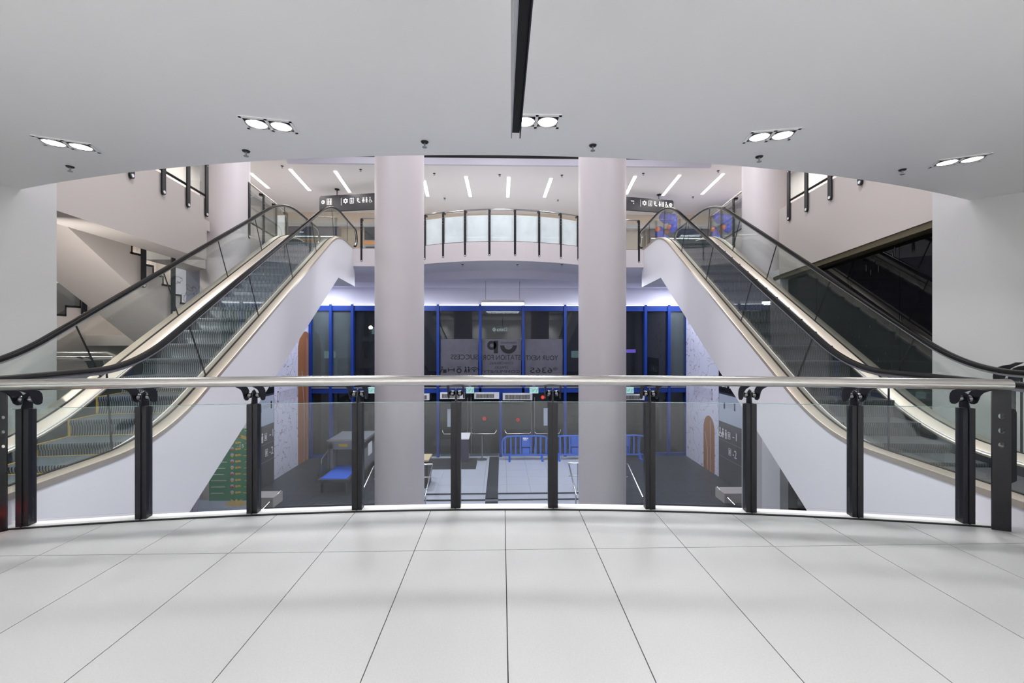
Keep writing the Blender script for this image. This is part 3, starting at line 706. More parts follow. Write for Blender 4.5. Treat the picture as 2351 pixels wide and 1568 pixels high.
for (px, l) in ((1062, 'left'), (1188, 'centre'), (1290, 'right')):
    p = Vector(atZ(px, 607, 3.84)); sprinkler(p, 1.3, 'tiny sprinkler under the far balcony rim, ' + l + ' one of three', 'sprinklers under the balcony')
SL = [((577, 398), (616, 431)), ((667, 389), (711, 437)), ((770, 393), (803, 441)), ((974, 415), (982, 450)), ((1070, 406), (1080, 451)), ((1168, 407), (1166, 452)),
      ((1265, 410), (1250, 452)), ((1458, 405), (1438, 445)), ((1560, 402), (1522, 448)), ((1660, 399), (1612, 445)), ((1752, 400), (1705, 442)), ((360, 388), (418, 421)), ((1900, 392), (1830, 436))]
SN = ['beside the left side column', 'second right of the left side column', 'above the left hanging direction sign', 'half hidden by the left front column', 'left of the middle one', 'middle one of the centre bay',
      'right of the middle one', 'touching the right front column', 'above the right hanging direction sign', 'above the top of the right escalator', 'half hidden by the right side column', 'over the left gallery railing', 'over the right gallery railing']
for ((a, b), l) in zip(SL, SN):
    A, B = Vector(atZ(*a, 7.2)), Vector(atZ(*b, 7.2)); d = (B - A); L = d.length; d.normalize(); n = Vector((-d.y, d.x, 0)); up = Vector((0, 0, 1)); c = (A + B) / 2
    r = empty('ceiling_light_slot', c, 'bright linear light slot in the upper ceiling, ' + l, 'light', 'linear light slots')
    obj('diffuser', MB().obox(c - up * .012, d, n, up, L / 2, .055, .006), 'slot_white', r)
    obj('frame', MB().obox(c + n * .066 - up * .004, d, n, up, L / 2 + .01, .008, .008).obox(c - n * .066 - up * .004, d, n, up, L / 2 + .01, .008, .008), 'paint', r)
    o = lamp('slot_beam', c - up * .05, L, P_UP * 4, (1, .97, .93), sy=.1); o.rotation_euler = (0, 0, math.atan2(d.y, d.x))
# hanging sign blade seen edge-on from below
hs = empty('hanging_sign', (.06, 1.3, 2.3), 'black edge-on sign blade hanging from the near ceiling', 'sign')
obj('casing', MB().box(.046, .078, .3, 1.858, 2.31, 3.0), 'black', hs)
for x in (.043, .081): obj('side_panel', MB().box(x - .002, x + .002, .3, 1.858, 2.285, 3.0), 'grey_metal' if x < .06 else 'sign_black', hs)
flat('sign_mark', [('d', 0, 0, .05), ('p', [(.1, -.05), (.25, -.05), (.25, .05), (.18, .02)]), ('b', .32, -.05, .36, .06)], (.0405, 1.5, 2.55), (0, -1, 0), (0, 0, 1), 'white_print', hs)
obj('hanger', MB().box(.056, .068, .8, .83, 3.0, ZC).box(.056, .068, 1.5, 1.53, 3.0, ZC), 'black', hs)
# pendant tube under the balcony soffit
p0, p1 = atY(1105, 694, 15.8), atY(1204, 694, 15.8)
pl = empty('pendant_light', ((p0[0] + p1[0]) / 2, 15.8, p0[2]), 'white tube pendant hanging on two rods in front of the blue glazing', 'light')
obj('body', MB().box(p0[0], p1[0], 15.72, 15.88, p0[2] - .02, p0[2] + .09), 'white_plastic', pl)
obj('tube', MB().tube([(p0[0] + .02, 15.8, p0[2] - .06), (p1[0] - .02, 15.8, p0[2] - .06)], .055, 14), 'tube_white', pl, True)
for px in (1115, 1193):
    x = atY(px, 694, 15.8)[0]; obj('rod', MB().tube([(x, 15.8, p0[2] + .08), (x, 15.8, 3.55)], .012, 8), 'steel_dull', pl, True)
lamp('pendant_beam', ((p0[0] + p1[0]) / 2, 15.8, p0[2] - .14), 1.5, 25, (.9, .94, 1), sy=.1)

# ================================================================== DARK GLAZING, RIGHT
dg = empty('dark_glazing', (gx(1, 8), 8, ZL), 'black reflecting glass shopfront under the right gallery', 'shopfront')
ya, yb = 5.5, 9.75
for i in range(4):
    a = ya + (yb - ya) * i / 4 + .004; b = ya + (yb - ya) * (i + 1) / 4 - .004
    rg = [[(gx(1, y) + .22, y, -4.1), (gx(1, y) + .22, y, 3.04 - .043 * (y - 5.92) - .1), (gx(1, y) + .24, y, 3.04 - .043 * (y - 5.92) - .1), (gx(1, y) + .24, y, -4.1)] for y in (a, b)]
    obj('pane', MB().sweep(rg), 'black_glass', dg)
rg = [[(gx(1, y) + .02, y, 3.05 - .043 * (y - 5.92)), (gx(1, y) + .02, y, 2.95 - .043 * (y - 5.92)), (gx(1, y) + .26, y, 2.95 - .043 * (y - 5.92)), (gx(1, y) + .26, y, 3.05 - .043 * (y - 5.92))] for y in (ya, yb + .3)]
obj('head_frame', MB().sweep(rg), 'olive', dg)
obj('backing', MB().sweep([[(gx(1, y) + .5, y, -4.1), (gx(1, y) + .5, y, 3.), (gx(1, y) + .55, y, 3.), (gx(1, y) + .55, y, -4.1)] for y in (ya, yb)]), 'black', dg)
sc = []
random.seed(3)
for _ in range(46):
    y = random.uniform(.1, 2.2); z = random.uniform(.3, 2.6); sc.append(('b', y, z, y + random.uniform(.004, .02), z + random.uniform(.005, .12)))
k = math.atan(.125); flat('scratches', sc, (gx(1, 8.6) + .215, 8.6, .2), (-math.sin(k), -math.cos(k), 0), (0, 0, 1), 'board_grey', dg)
struct('wall_pier_right', slab([(gx(1, 9.75) + .02, 9.75), (gx(1, 10.6) + .02, 10.6), (8.6, 10.6), (8.6, 9.75)], -4.1, 3.02), 'wall_paint')

# ================================================================== STAIRS, LEFT
def flight(label, xa, xb, y0, z0, n, run, rise, thick):
    """steps climbing towards +y if rise>0"""
    st = empty('staircase', ((xa + xb) / 2, y0, min(z0, z0 + n * rise)), label, 'staircase', 'stair flights in the left stairwell')
    top = []; y, z = y0, z0
    for i in range(n):
        if rise > 0: top += [(y, z), (y, z + rise)]
        else: top += [(y, z), (y + run, z)]
        y += run; z += rise
    top.append((y, z)); bot = [(y, z - thick), (y0, z0 - thick)]
    obj('stringer', MB().prism([(xa, p[0], p[1]) for p in top + bot], (0, 0, 0), (xb - xa, 0, 0)), 'warm_paint', st)
    y, z = y0, z0; s = 1 if xa > xb else -1
    for i in range(n):
        zz = z + (rise if rise > 0 else 0)
        tr = MB().box(min(xa, xb) - .012, max(xa, xb) + .012, y - .02, y + run, zz, zz + .04)
        if rise > 0: tr.box(min(xa, xb) - .012, max(xa, xb) + .012, y - .025, y, z, zz + .04)
        else: tr.box(min(xa, xb) - .012, max(xa, xb) + .012, y + run - .0, y + run + .025, zz + rise, zz + .04)
        obj('tread', tr, 'dark_trim', st); y += run; z += rise
    return st
f1 = flight('white stair flight coming down behind the left escalator under the gallery beam', -7.2, -8.5, 6.55, 4.25, 16, .25, -.175, .62)
f2 = flight('lower stair flight with dark treads at the left wall edge', -8.6, -10.15, 5.9, .2, 13, .285, .18, .38)
struct('floor_stair', slab([(-6.9, 7.2), (-10.2, 7.2), (-10.2, 12.5), (-7.4, 12.5)], -.3, -.02), 'tile')
struct('floor_landing', slab([(-7.2, 10.5), (-10.2, 10.5), (-10.2, 12.6), (-7.2, 12.6)], 1.2, 1.45), 'warm_paint')
struct('wall_stair_end', MB().box(-10.2, -7.75, 12.6, 12.8, -.3, 4.05), 'warm_paint')
for st, y, z in ((f1, 8.5, 2.75), (f1, 9.25, 2.25), (f2, 7.95, 1.75), (f2, 8.75, 2.2)):
    x = -7.17 if st is f1 else -8.57
    p = inst('post', PM11[0], (x + .03, y, z + .1), st, -math.pi / 2 * -1); b = bpy.data.objects.new('bolt', PM11[1]); COL.objects.link(b); b.parent = p
def sl_glass(st, x, ya_, za, yb_, zb): obj('glass_panel', MB().sweep([[(x, ya_, za), (x, ya_, za + .75), (x + .01, ya_, za + .75), (x + .01, ya_, za)], [(x, yb_, zb), (x, yb_, zb + .75), (x + .01, yb_, zb + .75), (x + .01, yb_, zb)]]), 'far_glass', st)
sl_glass(f1, -7.19, 8.4, 3.1, 10.4, 1.7); sl_glass(f2, -8.6, 6.2, .55, 9.4, 2.55)
# low railing of the stairwell, same make as the near one
rr = empty('stairwell_railing', (-6.7, 7.1, 0), 'low glass railing with curved black brackets seen through the left escalator glass', 'railing')
obj('handrail', MB().tube([(-8.2, 7.0, 1.06), (-6.35, 7.0, 1.06)], .04, 14), 'steel', rr, True)
obj('handrail', MB().tube([(-8.2, 7.5, 1.12), (-6.9, 7.5, 1.12), (-6.75, 7.5, 1.05)], .035, 14), 'steel', rr, True)
obj('glass_panel', MB().box(-8.2, -6.4, 7.1, 7.11, .05, .87), 'rail_glass', rr)
for x in (-7.55, -6.75):
    b0 = Vector((x, 7.1, 0)); po = obj('post', MB().box(x - .04, x + .04, 7.06, 7.14, -.02, .9), 'black_steel', rr)
    for s in (-1, 1): obj('bracket_hook', MB().prism([b0 + Vector((0, -p[0] * 1.5, .93 + (p[1] - .93) * 1.6)) for p in HOOK], (s * .07 - .005, 0, 0), (s * .07 + .005, 0, 0)), 'black_steel', po)
wr_ = empty('wall_railing', (5.4, 4.3, 0), 'railing bracket end beyond the right escalator at the frame edge', 'railing')
b0 = Vector((5.55, 4.45, 0)); po = obj('post', MB().box(5.51, 5.59, 4.41, 4.49, 0, .95), 'black_steel', wr_)
for s in (-1, 1): obj('bracket_hook', MB().prism([b0 + Vector((p[0] * 1.6, 0, .95 + (p[1] - .93) * 1.7)) for p in HOOK], (0, s * .07 - .006, 0), (0, s * .07 + .006, 0)), 'black_steel', po)

# ================================================================== UPPER LEVEL: signs, shopfronts
def person(x, w=0): 
    body = [('d', x, .13, .042)]
    return body + ([('p', [(x - .03, .075), (x + .03, .075), (x + .09, -.06), (x - .09, -.06)]), ('b', x - .04, -.16, x - .01, -.06), ('b', x + .01, -.16, x + .04, -.06)] if w else
                   [('b', x - .05, -.04, x + .05, .075), ('b', x - .045, -.16, x - .006, -.04), ('b', x + .006, -.16, x + .045, -.04)])
def frame(x, y, w, h, t): return [('b', x - w, y - h, x + w, y - h + t), ('b', x - w, y + h - t, x + w, y + h), ('b', x - w, y - h, x - w + t, y + h), ('b', x + w - t, y - h, x + w, y + h)]
def star(x, y, r):
    o = []
    for s in (1, -1):
        P = [(x + r * math.sin(a), y + s * r * math.cos(a)) for a in (0, 2.0944, 4.1888)]
        for i in range(3): o.append(('l', *P[i], *P[(i + 1) % 3], r * .3))
    return o
def arrow(x, s): return [('r', x, 0, .07, .13), ('d', x, 0, .0), ('r', x, 0, .115, .135), ('l', x - s * .06, 0, x + s * .06, 0, .03), ('l', x - s * .06, 0, x, .06, .03), ('l', x - s * .06, 0, x, -.06, .03)]
PHONE = [('b', -.09, -.02, -.05, .15), ('b', .02, .0, .05, .15), ('b', -.09, .12, .05, .15), ('b', -.09, .02, .05, .05), ('l', -.07, 0, .0, -.1, .05), ('l', 0, -.1, .13, -.13, .06)]
WHEEL = [('r', 0, -.07, .065, .095, 100, 400), ('d', -.02, .14, .04), ('l', -.02, .1, -.01, -.04, .05), ('l', -.01, -.02, .08, -.03, .04), ('l', .08, -.03, .12, -.15, .04)]
def dsign(name, X0, X1_, Y0_, Y1_, zt, zb, label, left):
    r = empty('direction_sign', ((X0 + X1_) / 2, (Y0_ + Y1_) / 2, zb), label, 'sign', 'hanging direction signs')
    A, B = Vector((X0, Y0_, 0)), Vector((X1_, Y1_, 0)); d = (B - A).normalized(); n = Vector((d.y, -d.x, 0)); up = Vector((0, 0, 1)); L = (B - A).length; c = (A + B) / 2 + up * (zt + zb) / 2; h = (zt - zb) / 2
    P = [(-L / 2, -h), (L / 2 - .06, -h), (L / 2, -h + .06), (L / 2, h - .06), (L / 2 - .06, h), (-L / 2 + .06, h), (-L / 2, h - .06)]
    obj('panel', MB().prism([c + d * p[0] + up * p[1] for p in P], n * -.05, n * .05), 'sign_black', r)
    q = c + n * .054
    K = .62
    def ic(pr, x): flat('pictogram', pr, q + d * x + up * .06, d * K, up * K, 'white_print', r)
    if left: xs = [-L / 2 + q_ for q_ in (.16, .42, .92, 1.1, 1.36, 1.63, 1.83, 1.97, 2.12)]
    else: xs = [L / 2 - .14, None] + [L / 2 - q_ for q_ in (1.48, 1.31, 1.06, .83, .63, .48, .33)]
    ic([('d', 0, 0, .12)], xs[0]); flat('pictogram', [('l', -.07, 0, .07, 0, .03), ('l', -.07 if left else .07, 0, 0, .06, .03), ('l', -.07 if left else .07, 0, 0, -.06, .03)], q + d * xs[0] + up * .06 + n * .002, d * K, up * K, 'sign_black', r)
    if xs[1]: ic(frame(0, 0, .17, .2, .025) + person(-.07) + person(.07), xs[1])
    else: ic([('d', 0, .07, .03), ('d', 0, -.07, .03), ('b', -.2, .05, -.05, .09)], xs[2] - .3)
    ic([('b', -.012, -.26, .012, .2)], xs[2]); ic(star(0, 0, .16), xs[3]); ic(frame(0, 0, .13, .17, .025) + [('d', 0, .09, .03), ('b', -.03, -.1, .03, .04), ('b', -.05, -.11, .05, -.08)], xs[4])
    ic(PHONE, xs[5]); ic(person(0, 1), xs[6]); ic(person(0) + [('b', -.12, -.16, -.105, .17)], xs[7]); ic(WHEEL, xs[8])
    for s in (-.3, .3):
        p = c + d * L * s + up * h
        obj('hanger', MB().tube([p, Vector((p.x, p.y, 7.195))], .02, 8).lathe((p.x, p.y, 7.195), [(.001, 0), (.09, 0), (.09, -.03), (.001, -.03)], 14), 'black', r)
a = atY(735, 451, 16.6); b = atY(735, 488, 16.6)
dsign('l', a[0], -3.6, 16.6, 16.0, a[2], b[2] + .02, 'black direction sign with white pictograms left of the left front column', True)
a = atY(1545, 461, 16.9); b = atY(1545, 490, 16.9)
dsign('r', 3.9, a[0], 16.3, 16.9, a[2], b[2], 'black direction sign with white pictograms right of the right front column', False)
# bulkhead and shopfronts behind the balcony
struct('wall_shops', MB().box(-12, 12, 20.0, 20.3, ZU, 7.2), 'beige')
struct('trim_5', MB().box(-12, 12, 19.6, 20.0, 6.75, 7.2), 'beige')
struct('trim_6', MB().box(-12, 12, 19.55, 20.0, 6.55, 6.75), 'wall_paint')
def shop(x0, x1, label, n, band='ink'):
    s = empty('shopfront', ((x0 + x1) / 2, 19.8, ZU), label, 'shopfront', 'shops on the upper floor')
    obj('fascia', MB().box(x0, x1, 19.6, 19.98, 6.2, 6.54), 'blue_navy' if 'blue_navy' in MATS else band, s)
    obj('interior', MB().box(x0, x1, 19.94, 19.97, ZU, 6.2), 'board_grey', s)
    for i in range(n + 1): x = x0 + (x1 - x0) * i / n; obj('mullion', MB().box(x - .04, x + .04, 19.68, 19.8, ZU, 6.2), 'dark_trim', s)
    for i in range(n): a_ = x0 + (x1 - x0) * i / n + .04; b_ = x0 + (x1 - x0) * (i + 1) / n - .04; obj('pane', MB().box(a_, b_, 19.72, 19.735, ZU, 6.2), 'far_glass', s)
    for i in range(9): obj('shelf', MB().box(x0 + .1, x1 - .1, 19.80, 19.93, ZU + .3 + .2 * i, ZU + .33 + .2 * i), 'grey_metal', s)
    obj('light_line', MB().box(x0 + .1, x1 - .1, 19.66, 19.7, 6.1, 6.125), 'strip_white', s)
mat('blue_navy', rgb(18, 26, 86), .4)
shop(-12, -7.6, 'dark upper shopfront with blue fascia behind the left escalator rails', 4)
shop(7.0, 12, 'dark upper shopfront with blue fascia behind the right escalator rails', 4)
shop(-2.9, 2.9, 'upper shopfront with blue fascia behind the frosted balcony railing', 5)
shop(4.4, 5.5, 'narrow dark shop window beside the right front column', 1)
kx = atY(858, 540, 19.0)[0]
ks = empty('kiosk', (kx, 19.2, ZU), 'grey vending kiosk with orange band beside the left front column', 'kiosk')
obj('cabinet', MB().box(kx - .45, kx + .45, 19.0, 19.5, ZU, ZU + 1.5), 'grey_metal', ks)
obj('band', MB().box(kx - .46, kx + .46, 18.99, 19.02, ZU + 1.3, ZU + 1.45), 'orange', ks)
obj('screen', MB().box(kx - .36, kx + .36, 18.985, 19.0, ZU + .45, ZU + 1.2), 'ink', ks)
obj('header', MB().box(kx - .45, kx + .45, 19.1, 19.4, ZU + 1.5, ZU + 2.1), 'sign_black', ks)
obj('lamp', MB().sphere((kx + .25, 18.97, ZU + .35), .05, 10, 8), 'window_glow', ks, True)
def balloons(cx_, cyy, z0, label, n):
    r = empty('balloon_cluster', (cx_, cyy, z0), label, 'balloons', 'balloon decorations on the upper floor')
    bm_ = new_mesh('balloon', MB().sphere((0, 0, 0), .17, 14, 10, 1.15), 'balloon_blue', True); bo = new_mesh('balloon', MB().sphere((0, 0, 0), .1, 12, 8, 1.1), 'balloon_orange', True)
    random.seed(n)
    for i in range(n):
        top = i < n * .5; sp_ = .42 if top else .14
        inst('balloon', bm_ if i % 5 else bo, (cx_ + random.uniform(-sp_, sp_), cyy + random.uniform(-.2, .2), z0 + (1.95 + random.uniform(-.3, .3) if top else random.uniform(.15, 1.6))), r)
a = atY(1523, 505, 17.6); balloons(a[0], 17.6, ZU, 'blue and orange balloon column behind the inner rail of the right escalator', 26)
a = atY(1648, 505, 17.6); balloons(a[0], 17.6, ZU, 'blue and orange balloon column between the rails and right side column', 26)
a = atY(645, 520, 15.6); nb = empty('notice_stand', (a[0], 15.6, ZU), 'white notice sheet on a dark stand between the left escalator rails', 'notice')
obj('sheet', MB().box(a[0] - .14, a[0] + .14, 15.59, 15.6, ZU + .85, ZU + 1.6), 'white_print', nb); obj('stand', MB().box(a[0] - .12, a[0] + .12, 15.61, 15.64, ZU, ZU + .9), 'ink', nb)

# ================================================================== LOWER HALL
# directory boards on the side walls
def directory(X, sg, ya_, yb_, label, lines):
    r = empty('directory_board', (X, (ya_ + yb_) / 2, ZL), label, 'sign', 'floor directories')
    x0, x1 = (X, X + .06) if sg > 0 else (X - .06, X)
    fx = X + sg * .064
    obj('board', MB().box(x0, x1, ya_, yb_, ZL + .02, .35), 'board_grey', r)
    obj('top_field', MB().box(min(fx, fx - sg * .002), max(fx, fx - sg * .002), ya_, yb_, -.55, .35), 'ink', r)
    obj('level_panel', MB().box(min(fx, fx - sg * .003), max(fx, fx - sg * .003), ya_ + .03, yb_ - .03, -1.6, -.62), 'pale_panel', r)
    U = Vector((0, sg, 0)); q = X + sg * .07
    right = yb_ if sg > 0 else ya_
    def at(u, z): return (q, right - sg * (u + (lines if u else 0)), z)
    for tx, z, m_ in (('2', -.2, 'white_print'), ('1', -.95, 'ink'), ('-1', -1.95, 'white_print'), ('-2', -2.55, 'white_print')):
        text(tx, at(.2, z), U, (0, 0, 1), 1, m_, r, fit=(.16 if len(tx) == 1 and tx != '1' else (.07 if tx == '1' else .24), .26))
    for z, xs_ in ((-.2, (.48, .72, .95, 1.18)), (-2.0, (.55, .75, .95, 1.12, 1.3)), (-2.55, (.5,))):
        for i, u in enumerate(xs_):
            flat('pictogram', [frame(0, 0, .08, .12, .02) + [('b', -.03, -.07, .03, .07)], person(0), person(0, 1), WHEEL, PHONE][(i + (1 if z > -1 else 0)) % 5], at(u, z), U, (0, 0, 1), 'white_print', r)
    flat('pictogram', [('b', -.05, -.12, .05, .02), ('d', 0, .06, .05)], at(.85, -1.0), U, (0, 0, 1), 'ink', r)
    flat('small_print', [('b', -.2, .08, .15, .09), ('b', -.2, .03, .18, .04), ('b', -.2, -.02, .1, -.01)], at(.5, -1.0), U, (0, 0, 1), 'grey_metal', r)
    for z in (-2.25, -2.85): flat('rule', [('b', -abs(yb_ - ya_) + .06, 0, -.02, .012)], at(0, z), U, (0, 0, 1), 'grey_metal', r)
directory(-8.14, 1, 13.3, 15.05, 'dark floor directory board on the left hall wall beside the map mural', 0)
directory(7.94, -1, 13.35, 15.0, 'dark floor directory board on the right hall wall beside the arch print', .4)
# green menu board facing us
mbd = empty('menu_board', (-6.7, 10.4, ZL), 'green printed menu board with yellow splash below the left escalator', 'board')
bl = atY(480, 1178, 10.4); tr = atY(597, 984, 10.4)
obj('panel', MB().box(bl[0], tr[0], 10.4, 10.45, bl[2] + .3, tr[2]), 'green_print', mbd)
obj('foot_panel', MB().box(bl[0] - .25, tr[0], 10.4, 10.45, ZL - .3, bl[2] + .3), 'pale_panel', mbd)
fo = (bl[0], 10.395, bl[2]); wd = tr[0] - bl[0]
text('-15', (bl[0] + wd * .62, 10.394, tr[2] - .42), (1, 0, 0), (0, 0, 1), 1, 'white_print', mbd, fit=(.16, .08))
flat('yellow_ribbon', [('p', [(wd * .55, tr[2] - bl[2] - .12), (wd, tr[2] - bl[2] - .3), (wd, tr[2] - bl[2] - .38), (wd * .55, tr[2] - bl[2] - .2)])], fo, (1, 0, 0), (0, 0, 1), 'yellow_print', mbd)
for i in range(11):
    z = .48 + .152 * i; j = (i * 37 % 11) / 11.
    flat('menu_line', [('b', .05, z, .05 + .3 + .1 * j, z + .014)], fo, (1, 0, 0), (0, 0, 1), 'white_print', mbd)
    flat('menu_price', [('b', .82 + .06 * j, z, .92 + .06 * j, z + .018), ('b', .95 + .06 * j, z, 1.1 + .06 * j, z + .018), ('d', .66, z + .02, .03), ('p', [(.68, z), (.78, z + .01), (.76, z + .05), (.7, z + .05)])], fo, (1, 0, 0), (0, 0, 1), 'yellow_print', mbd)
    flat('menu_picture', [('d', .56, z + .03, .042)], fo, (1, 0, 0), (0, 0, 1), 'pale_panel', mbd)
    flat('menu_picture', [('d', .56, z + .0, .03)], (fo[0], 10.393, fo[2]), (1, 0, 0), (0, 0, 1), 'red' if i % 2 else 'yellow_print', mbd)
spl = []
for a_ in range(7):
    t = math.radians(20 + a_ * 23); spl.append(('p', [(.66, .16), (.66 + .2 * math.cos(t - .15), .16 + .13 * math.sin(t - .15)), (.66 + .36 * math.cos(t), .16 + .2 * math.sin(t)), (.66 + .2 * math.cos(t + .2), .16 + .13 * math.sin(t + .2))]))
flat('yellow_splash', spl, (bl[0], 10.394, bl[2]), (1, 0, 0), (0, 0, 1), 'yellow_print', mbd)
# baggage scanner
bs = empty('baggage_scanner', (-5.6, 15.4, ZL), 'grey baggage scanner with blue conveyor belt on the dark tiled floor', 'scanner')
def hexa(x0, x1, y0, y1, z0, z1, sk=0.): return MB().prism([(x0 + sk, y1, 0), (x1 + sk, y1, 0), (x1, y0, 0), (x0, y0, 0)], (0, 0, z0), (0, 0, z1))
obj('housing', MB().box(-6.15, -5.95, 14.9, 16.3, ZL + .1, -2.3).box(-5.05, -4.85, 14.9, 16.3, ZL + .1, -2.3).box(-6.15, -4.85, 14.9, 16.3, -2.55, -2.22).box(-6.15, -4.85, 14.9, 16.3, ZL + .1, ZL + .45), 'grey_metal', bs)
obj('tunnel', MB().box(-5.95, -5.05, 15.2, 15.25, ZL + .45, -2.55), 'board_grey', bs)
obj('top_edge', MB().box(-6.17, -4.83, 14.88, 14.91, -2.25, -2.21).box(-6.17, -4.83, 16.29, 16.32, -2.25, -2.21), 'steel', bs)
obj('conveyor_frame', MB().box(-6.0, -5.0, 13.75, 15.2, ZL + .38, ZL + .47), 'grey_dark', bs)
obj('conveyor_belt', MB().box(-5.92, -5.08, 13.8, 15.2, ZL + .47, ZL + .49), 'blue_mat', bs)
obj('side_guard', MB().prism([(-6.08, 14.0, ZL + .4), (-6.08, 14.9, ZL + .4), (-6.08, 14.9, ZL + 1.15), (-6.08, 14.3, ZL + 1.0)], (0, 0, 0), (.03, 0, 0)), 'door_glass', bs)
obj('side_guard', MB().prism([(-4.97, 13.95, ZL + .3), (-4.97, 14.9, ZL + .3), (-4.97, 14.9, ZL + 1.2), (-4.97, 14.2, ZL + 1.05)], (0, 0, 0), (.1, 0, 0)), 'grey_dark', bs)
obj('guard_rail', MB().tube([(-4.92, 14.15, ZL + 1.07), (-4.92, 14.9, ZL + 1.22)], .04, 10), 'steel', bs, True)
obj('guard_rail', MB().tube([(-6.07, 14.2, ZL + .05), (-6.07, 14.25, ZL + 1.0), (-6.07, 14.9, ZL + 1.18)], .02, 8), 'steel', bs, True)
for x, y in ((-5.9, 13.9), (-5.1, 13.9)): obj('leg', MB().box(x - .03, x + .03, y - .03, y + .03, ZL, ZL + .38), 'grey_dark', bs)
obj('warning_label', MB().box(-5.75, -5.45, 14.895, 14.9, -2.45, -2.36), 'yellow', bs)
obj('notice', MB().box(-4.849, -4.845, 15.3, 15.75, -2.9, -2.45), 'white_print', bs)
obj('notice', MB().box(-4.866, -4.862, 14.3, 14.7, ZL + .6, ZL + .95), 'white_print', bs)
# small things by the doors
pd = empty('podium', (-1.5, 17.3, ZL), 'purple podium with white top standing by the glass doors', 'podium')
q0 = atY(1060, 1000, 17.3); q1 = atY(1076, 1000, 17.3)
obj('body', MB().box(q0[0] - .12, q1[0], 17.1, 17.5, ZL + .013, -2.75), 'purple_box', pd); obj('top', MB().prism([(q0[0] - .15, 17.05, -2.75), (q1[0] + .03, 17.05, -2.75), (q1[0] + .06, 17.55, -2.62), (q0[0] - .12, 17.55, -2.62)], (0, 0, 0), (0, 0, .04)), 'white_plastic', pd)
sx_ = atY(1107, 1048, 17.5); sp_ = empty('stanchion', (sx_[0], 17.5, ZL), 'slim steel stanchion with round base before the middle doors', 'stanchion')
obj('base', MB().lathe((sx_[0], 17.5, ZL), [(.001, 0), (.2, 0), (.2, .02), (.05, .04), (.001, .04)], 20), 'steel_dull', sp_, True); obj('pole', MB().tube([(sx_[0], 17.5, ZL + .03), (sx_[0], 17.5, ZL + 1.0)], .028, 10), 'steel_dull', sp_, True)
m0 = atZ(972, 1078, ZL); m1 = atZ(1097, 1052, ZL)
obj('door_mat', MB().box(m0[0] - .6, m1[0], m0[1], m1[1], ZL + .001, ZL + .012), 'floor_mat', None, False, 'dark rectangular door mat on the pale tiles beside the left front column', 'mat')
dk = empty('cabinet', (-2.9, 13.9, ZL), 'dark cabinet with pale wooden top half hidden behind the left front column', 'cabinet')
obj('body', MB().box(-3.3, -2.5, 14.2, 14.9, ZL, ZL + .92), 'ink', dk); obj('top', MB().box(-3.33, -2.47, 14.17, 14.93, ZL + .92, ZL + .97), 'wood_top', dk)
def barrier(x0, y, label, marked):
    r = empty('crowd_barrier', (x0 + 1, y, ZL), label, 'barrier', 'blue crowd barriers'); z = ZL
    P = [(.0, .3), (.0, .75), (.06, .9), (.2, .98), (.6, 1.0), (1.4, 1.0), (1.75, .98), (1.9, .9), (1.96, .75), (1.96, .3), (1.9, .2), (.06, .2), (.0, .3)]
    obj('frame', MB().tube([(x0 + p[0], y, z + p[1]) for p in P], .035, 8), 'blue_plastic', r, True)
    for i, u in enumerate((.12, .36, .56, .76, 1.2, 1.4, 1.6, 1.84)): obj('bar', MB().box(x0 + u - .035, x0 + u + .035, y - .02, y + .02, z + .2, z + .97), 'blue_plastic', r)
    pl_ = obj('panel', MB().box(x0 + .82, x0 + 1.15, y - .03, y + .03, z + .55, z + .98), 'blue_plastic', r); obj('lower_panel', MB().box(x0 + .84, x0 + 1.13, y - .025, y + .025, z + .2, z + .5), 'blue_plastic', r)
    for u in (.3, 1.66): obj('foot', MB().box(x0 + u - .04, x0 + u + .04, y - .28, y + .28, z, z + .06).box(x0 + u - .04, x0 + u + .04, y - .03, y + .03, z, z + .25), 'blue_plastic', r)
    if marked: flat('label_mark', [('b', -.12, .0, .02, .06), ('b', .03, .01, .1, .05), ('b', -.1, -.05, .06, -.02)], (x0 + .98, y - .034, z + .88), (1, 0, 0), (0, 0, 1), 'white_print', r)
barrier(atY(1153, 1000, 17.4)[0], 17.4, 'blue plastic crowd barrier with white mark right of the middle door post', True)
barrier(atY(1153, 1000, 17.4)[0] + 2.06, 17.4, 'blue plastic crowd barrier between the marked one and the right column', False)
barrier(atY(1153, 1000, 17.4)[0] + 4.12, 17.4, 'blue plastic crowd barrier sticking out right of the right front column', False)
def aircon(px0, px1, py0, py1, label):
    a_ = atY(px0, py0, 17.75); b_ = atY(px1, py1, 17.75); r = empty('air_curtain', ((a_[0] + b_[0]) / 2, 17.75, b_[2]), label, 'air curtain', 'air curtains over the doors')
    obj('casing', MB().box(a_[0], b_[0], 17.65, 17.85, b_[2], a_[2]), 'white_plastic', r); e = (b_[0] - a_[0]); t = a_[2] - b_[2]
    g = MB().box(-e * .42, e * .3 if e < 1.2 else e * .42, -.004, .0, -t * .34, t * .3); gm = new_mesh('grille', g, 'grille'); inst('grille', gm, ((a_[0] + b_[0]) / 2, 17.649, (a_[2] + b_[2]) / 2), r)
aircon(1011, 1067, 901, 915, 'white air curtain box left of the steel post balls, over the left doors'); aircon(1089, 1146, 901, 915, 'white air curtain box with end cap left of the middle door post')
aircon(1154, 1222, 903, 918, 'cream louvred air curtain box right of the middle door post'); aircon(960, 986, 904, 918, 'air curtain box peeking out right of the left front column'); aircon(1425, 1478, 905, 918, 'air curtain box peeking out right of the right front column')
